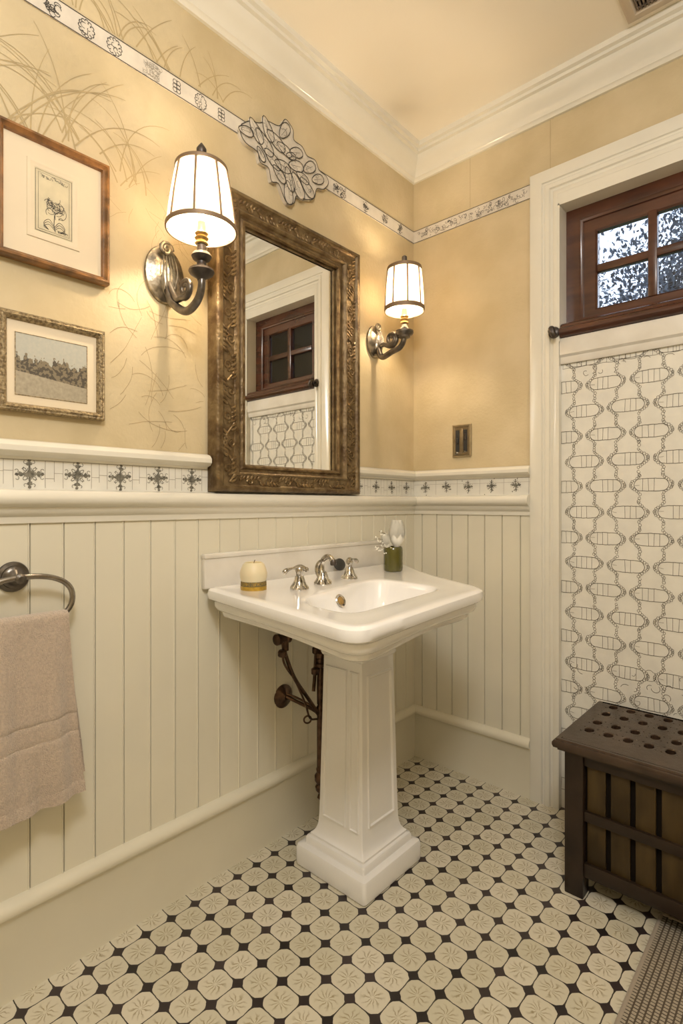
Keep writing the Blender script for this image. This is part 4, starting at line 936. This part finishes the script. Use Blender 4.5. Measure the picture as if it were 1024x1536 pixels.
for a_, b_, o_ in hole_rows:
    if a_ > yc: cell(xs0, xs1, yc, a_, False, zt0, zt1)
    x = .8605+o_-.0205
    if x > xs0: cell(xs0, x, a_, b_, False, zt0, zt1)
    while x+.041 < xs1:
        cell(x, x+.041, a_, b_, True, zt0, zt1); nx = x+cs
        cell(x+.041, min(nx, xs1), a_, b_, False, zt0, zt1); x = nx
        if x+.041 >= xs1: break
    if x < xs1: cell(x, xs1, a_, b_, False, zt0, zt1)
    yc = b_
cell(xs0, xs1, yc, ys1, False, zt0, zt1)
# second staggered pattern comes from the odd rows being offset in depth only
frame(bm, BX0, BX1, BY0, BY1, [(.022,-.016),(.012,-.034),(.012,-.028),(.003,-.026),(0,-.018),(0,-.011),(.004,-.005),(.008,-.004),(.010,0),(.022,0)], lambda u, v, h: (u, v, BZ+h))
loops(bm, [[(BX0+.020, BY0+.020, BZ), (BX1-.020, BY0+.020, BZ)], [(BX0+.020, ys0, BZ), (BX1-.020, ys0, BZ)]], False)
loops(bm, [[(BX0+.020, ys1, BZ), (BX1-.020, ys1, BZ)], [(BX0+.020, BY1-.020, BZ), (BX1-.020, BY1-.020, BZ)]], False) if ys1 < BY1-.020 else None
o = obj('bench_top', bm, 'benchtop', bn, norm=True)
LX0, LX1, LY0, LY1 = BX0+.030, BX1-.030, BY0+.018, BY1-.018; LW_ = .052
for (x, y) in ((LX0, LY0), (LX1-LW_, LY0), (LX0, LY1-LW_), (LX1-LW_, LY1-LW_)):
    bm = bmesh.new(); box(bm, (x, y, .010 if x > 1.1 and y < -.3 else 0), (x+LW_, y+LW_, BZ-.028), .003); obj('leg', bm, 'benchwood', bn)
def side(a, b, P_, n_, inv=1):
    # rails
    for z0, z1 in ((.380, .417), (.222, .250), (.062, .102)):
        bm = bmesh.new(); c0, c1 = P_(a, .003, z0), P_(b, .018, z1); box(bm, tuple(map(min, c0, c1)), tuple(map(max, c0, c1)), .002); obj('rail', bm, 'benchwood', bn)
    w_ = (b-a)/n_
    for i in range(n_):
        for z0, z1 in ((.100, .224), (.248, .382)):
            bm = bmesh.new(); c0, c1 = P_(a+w_*i+.006, .014, z0), P_(a+w_*(i+1)-.007, .022, z1); box(bm, tuple(map(min, c0, c1)), tuple(map(max, c0, c1)), .002); obj('slat_panel', bm, 'benchpanel', bn)
    bm = bmesh.new(); c0, c1 = P_(a, .026, .09), P_(b, .030, .40); box(bm, tuple(map(min, c0, c1)), tuple(map(max, c0, c1))); obj('shade_sheet', bm, 'blackhole', bn)  # near-black sheet behind the slats, paints the shade inside the bench
side(LX0+LW_, LX1-LW_, lambda u, d, z: (u, LY0+.004+d, z), 6)
side(LY0+LW_, LY1-LW_, lambda u, d, z: (LX0+.004+d, u, z), 4)
side(LY0+LW_, LY1-LW_, lambda u, d, z: (LX1-.004-d, u, z), 4)
bm = bmesh.new(); box(bm, (LX0+.03, LY0+.03, .07), (LX1-.03, LY1-.01, .078)); obj('bottom_board', bm, 'blackhole', bn, smooth=False)  # coloured near-black for the shade seen through the holes in the top

# ------------------------------------------------------------------ rug
bm = bmesh.new(); box(bm, (1.058, -1.25, 0), (1.85, -.352, .009), .003)
rug = obj('braided_rug', bm, 'rug', None, loc=(1.45, -.8, 0)); tag(rug, 'brown and beige braided rug on the tiled floor in front of the bench', 'rug')
bm = bmesh.new(); tube(bm, [(1.060, -1.25, .006), (1.060, -.9, .006), (1.060, -.354, .006)], .0055, 8, 2); tube(bm, [(1.060, -.354, .006), (1.85, -.354, .006)], .0055, 8, 2); obj('edge_binding', bm, 'bindtape', rug)

# ------------------------------------------------------------------ room light
def area(name, loc, rot, size, power, col, sy=None):
    ld = bpy.data.lights.new(name, 'AREA'); ld.energy = power; ld.color = col; ld.size = size
    if sy: ld.shape = 'RECTANGLE'; ld.size_y = sy
    o = bpy.data.objects.new(name, ld); C.objects.link(o); o.location = loc; o.rotation_euler = rot; return o
pl = bpy.data.lights.new('ceiling_fill', 'POINT'); pl.energy = 62; pl.color = (1,.975,.95); pl.shadow_soft_size = .16  # unseen fill light below the ceiling, added to brighten the room; no fixture
o = bpy.data.objects.new('ceiling_fill', pl); C.objects.link(o); o.location = (1.55, -2.1, 2.30)
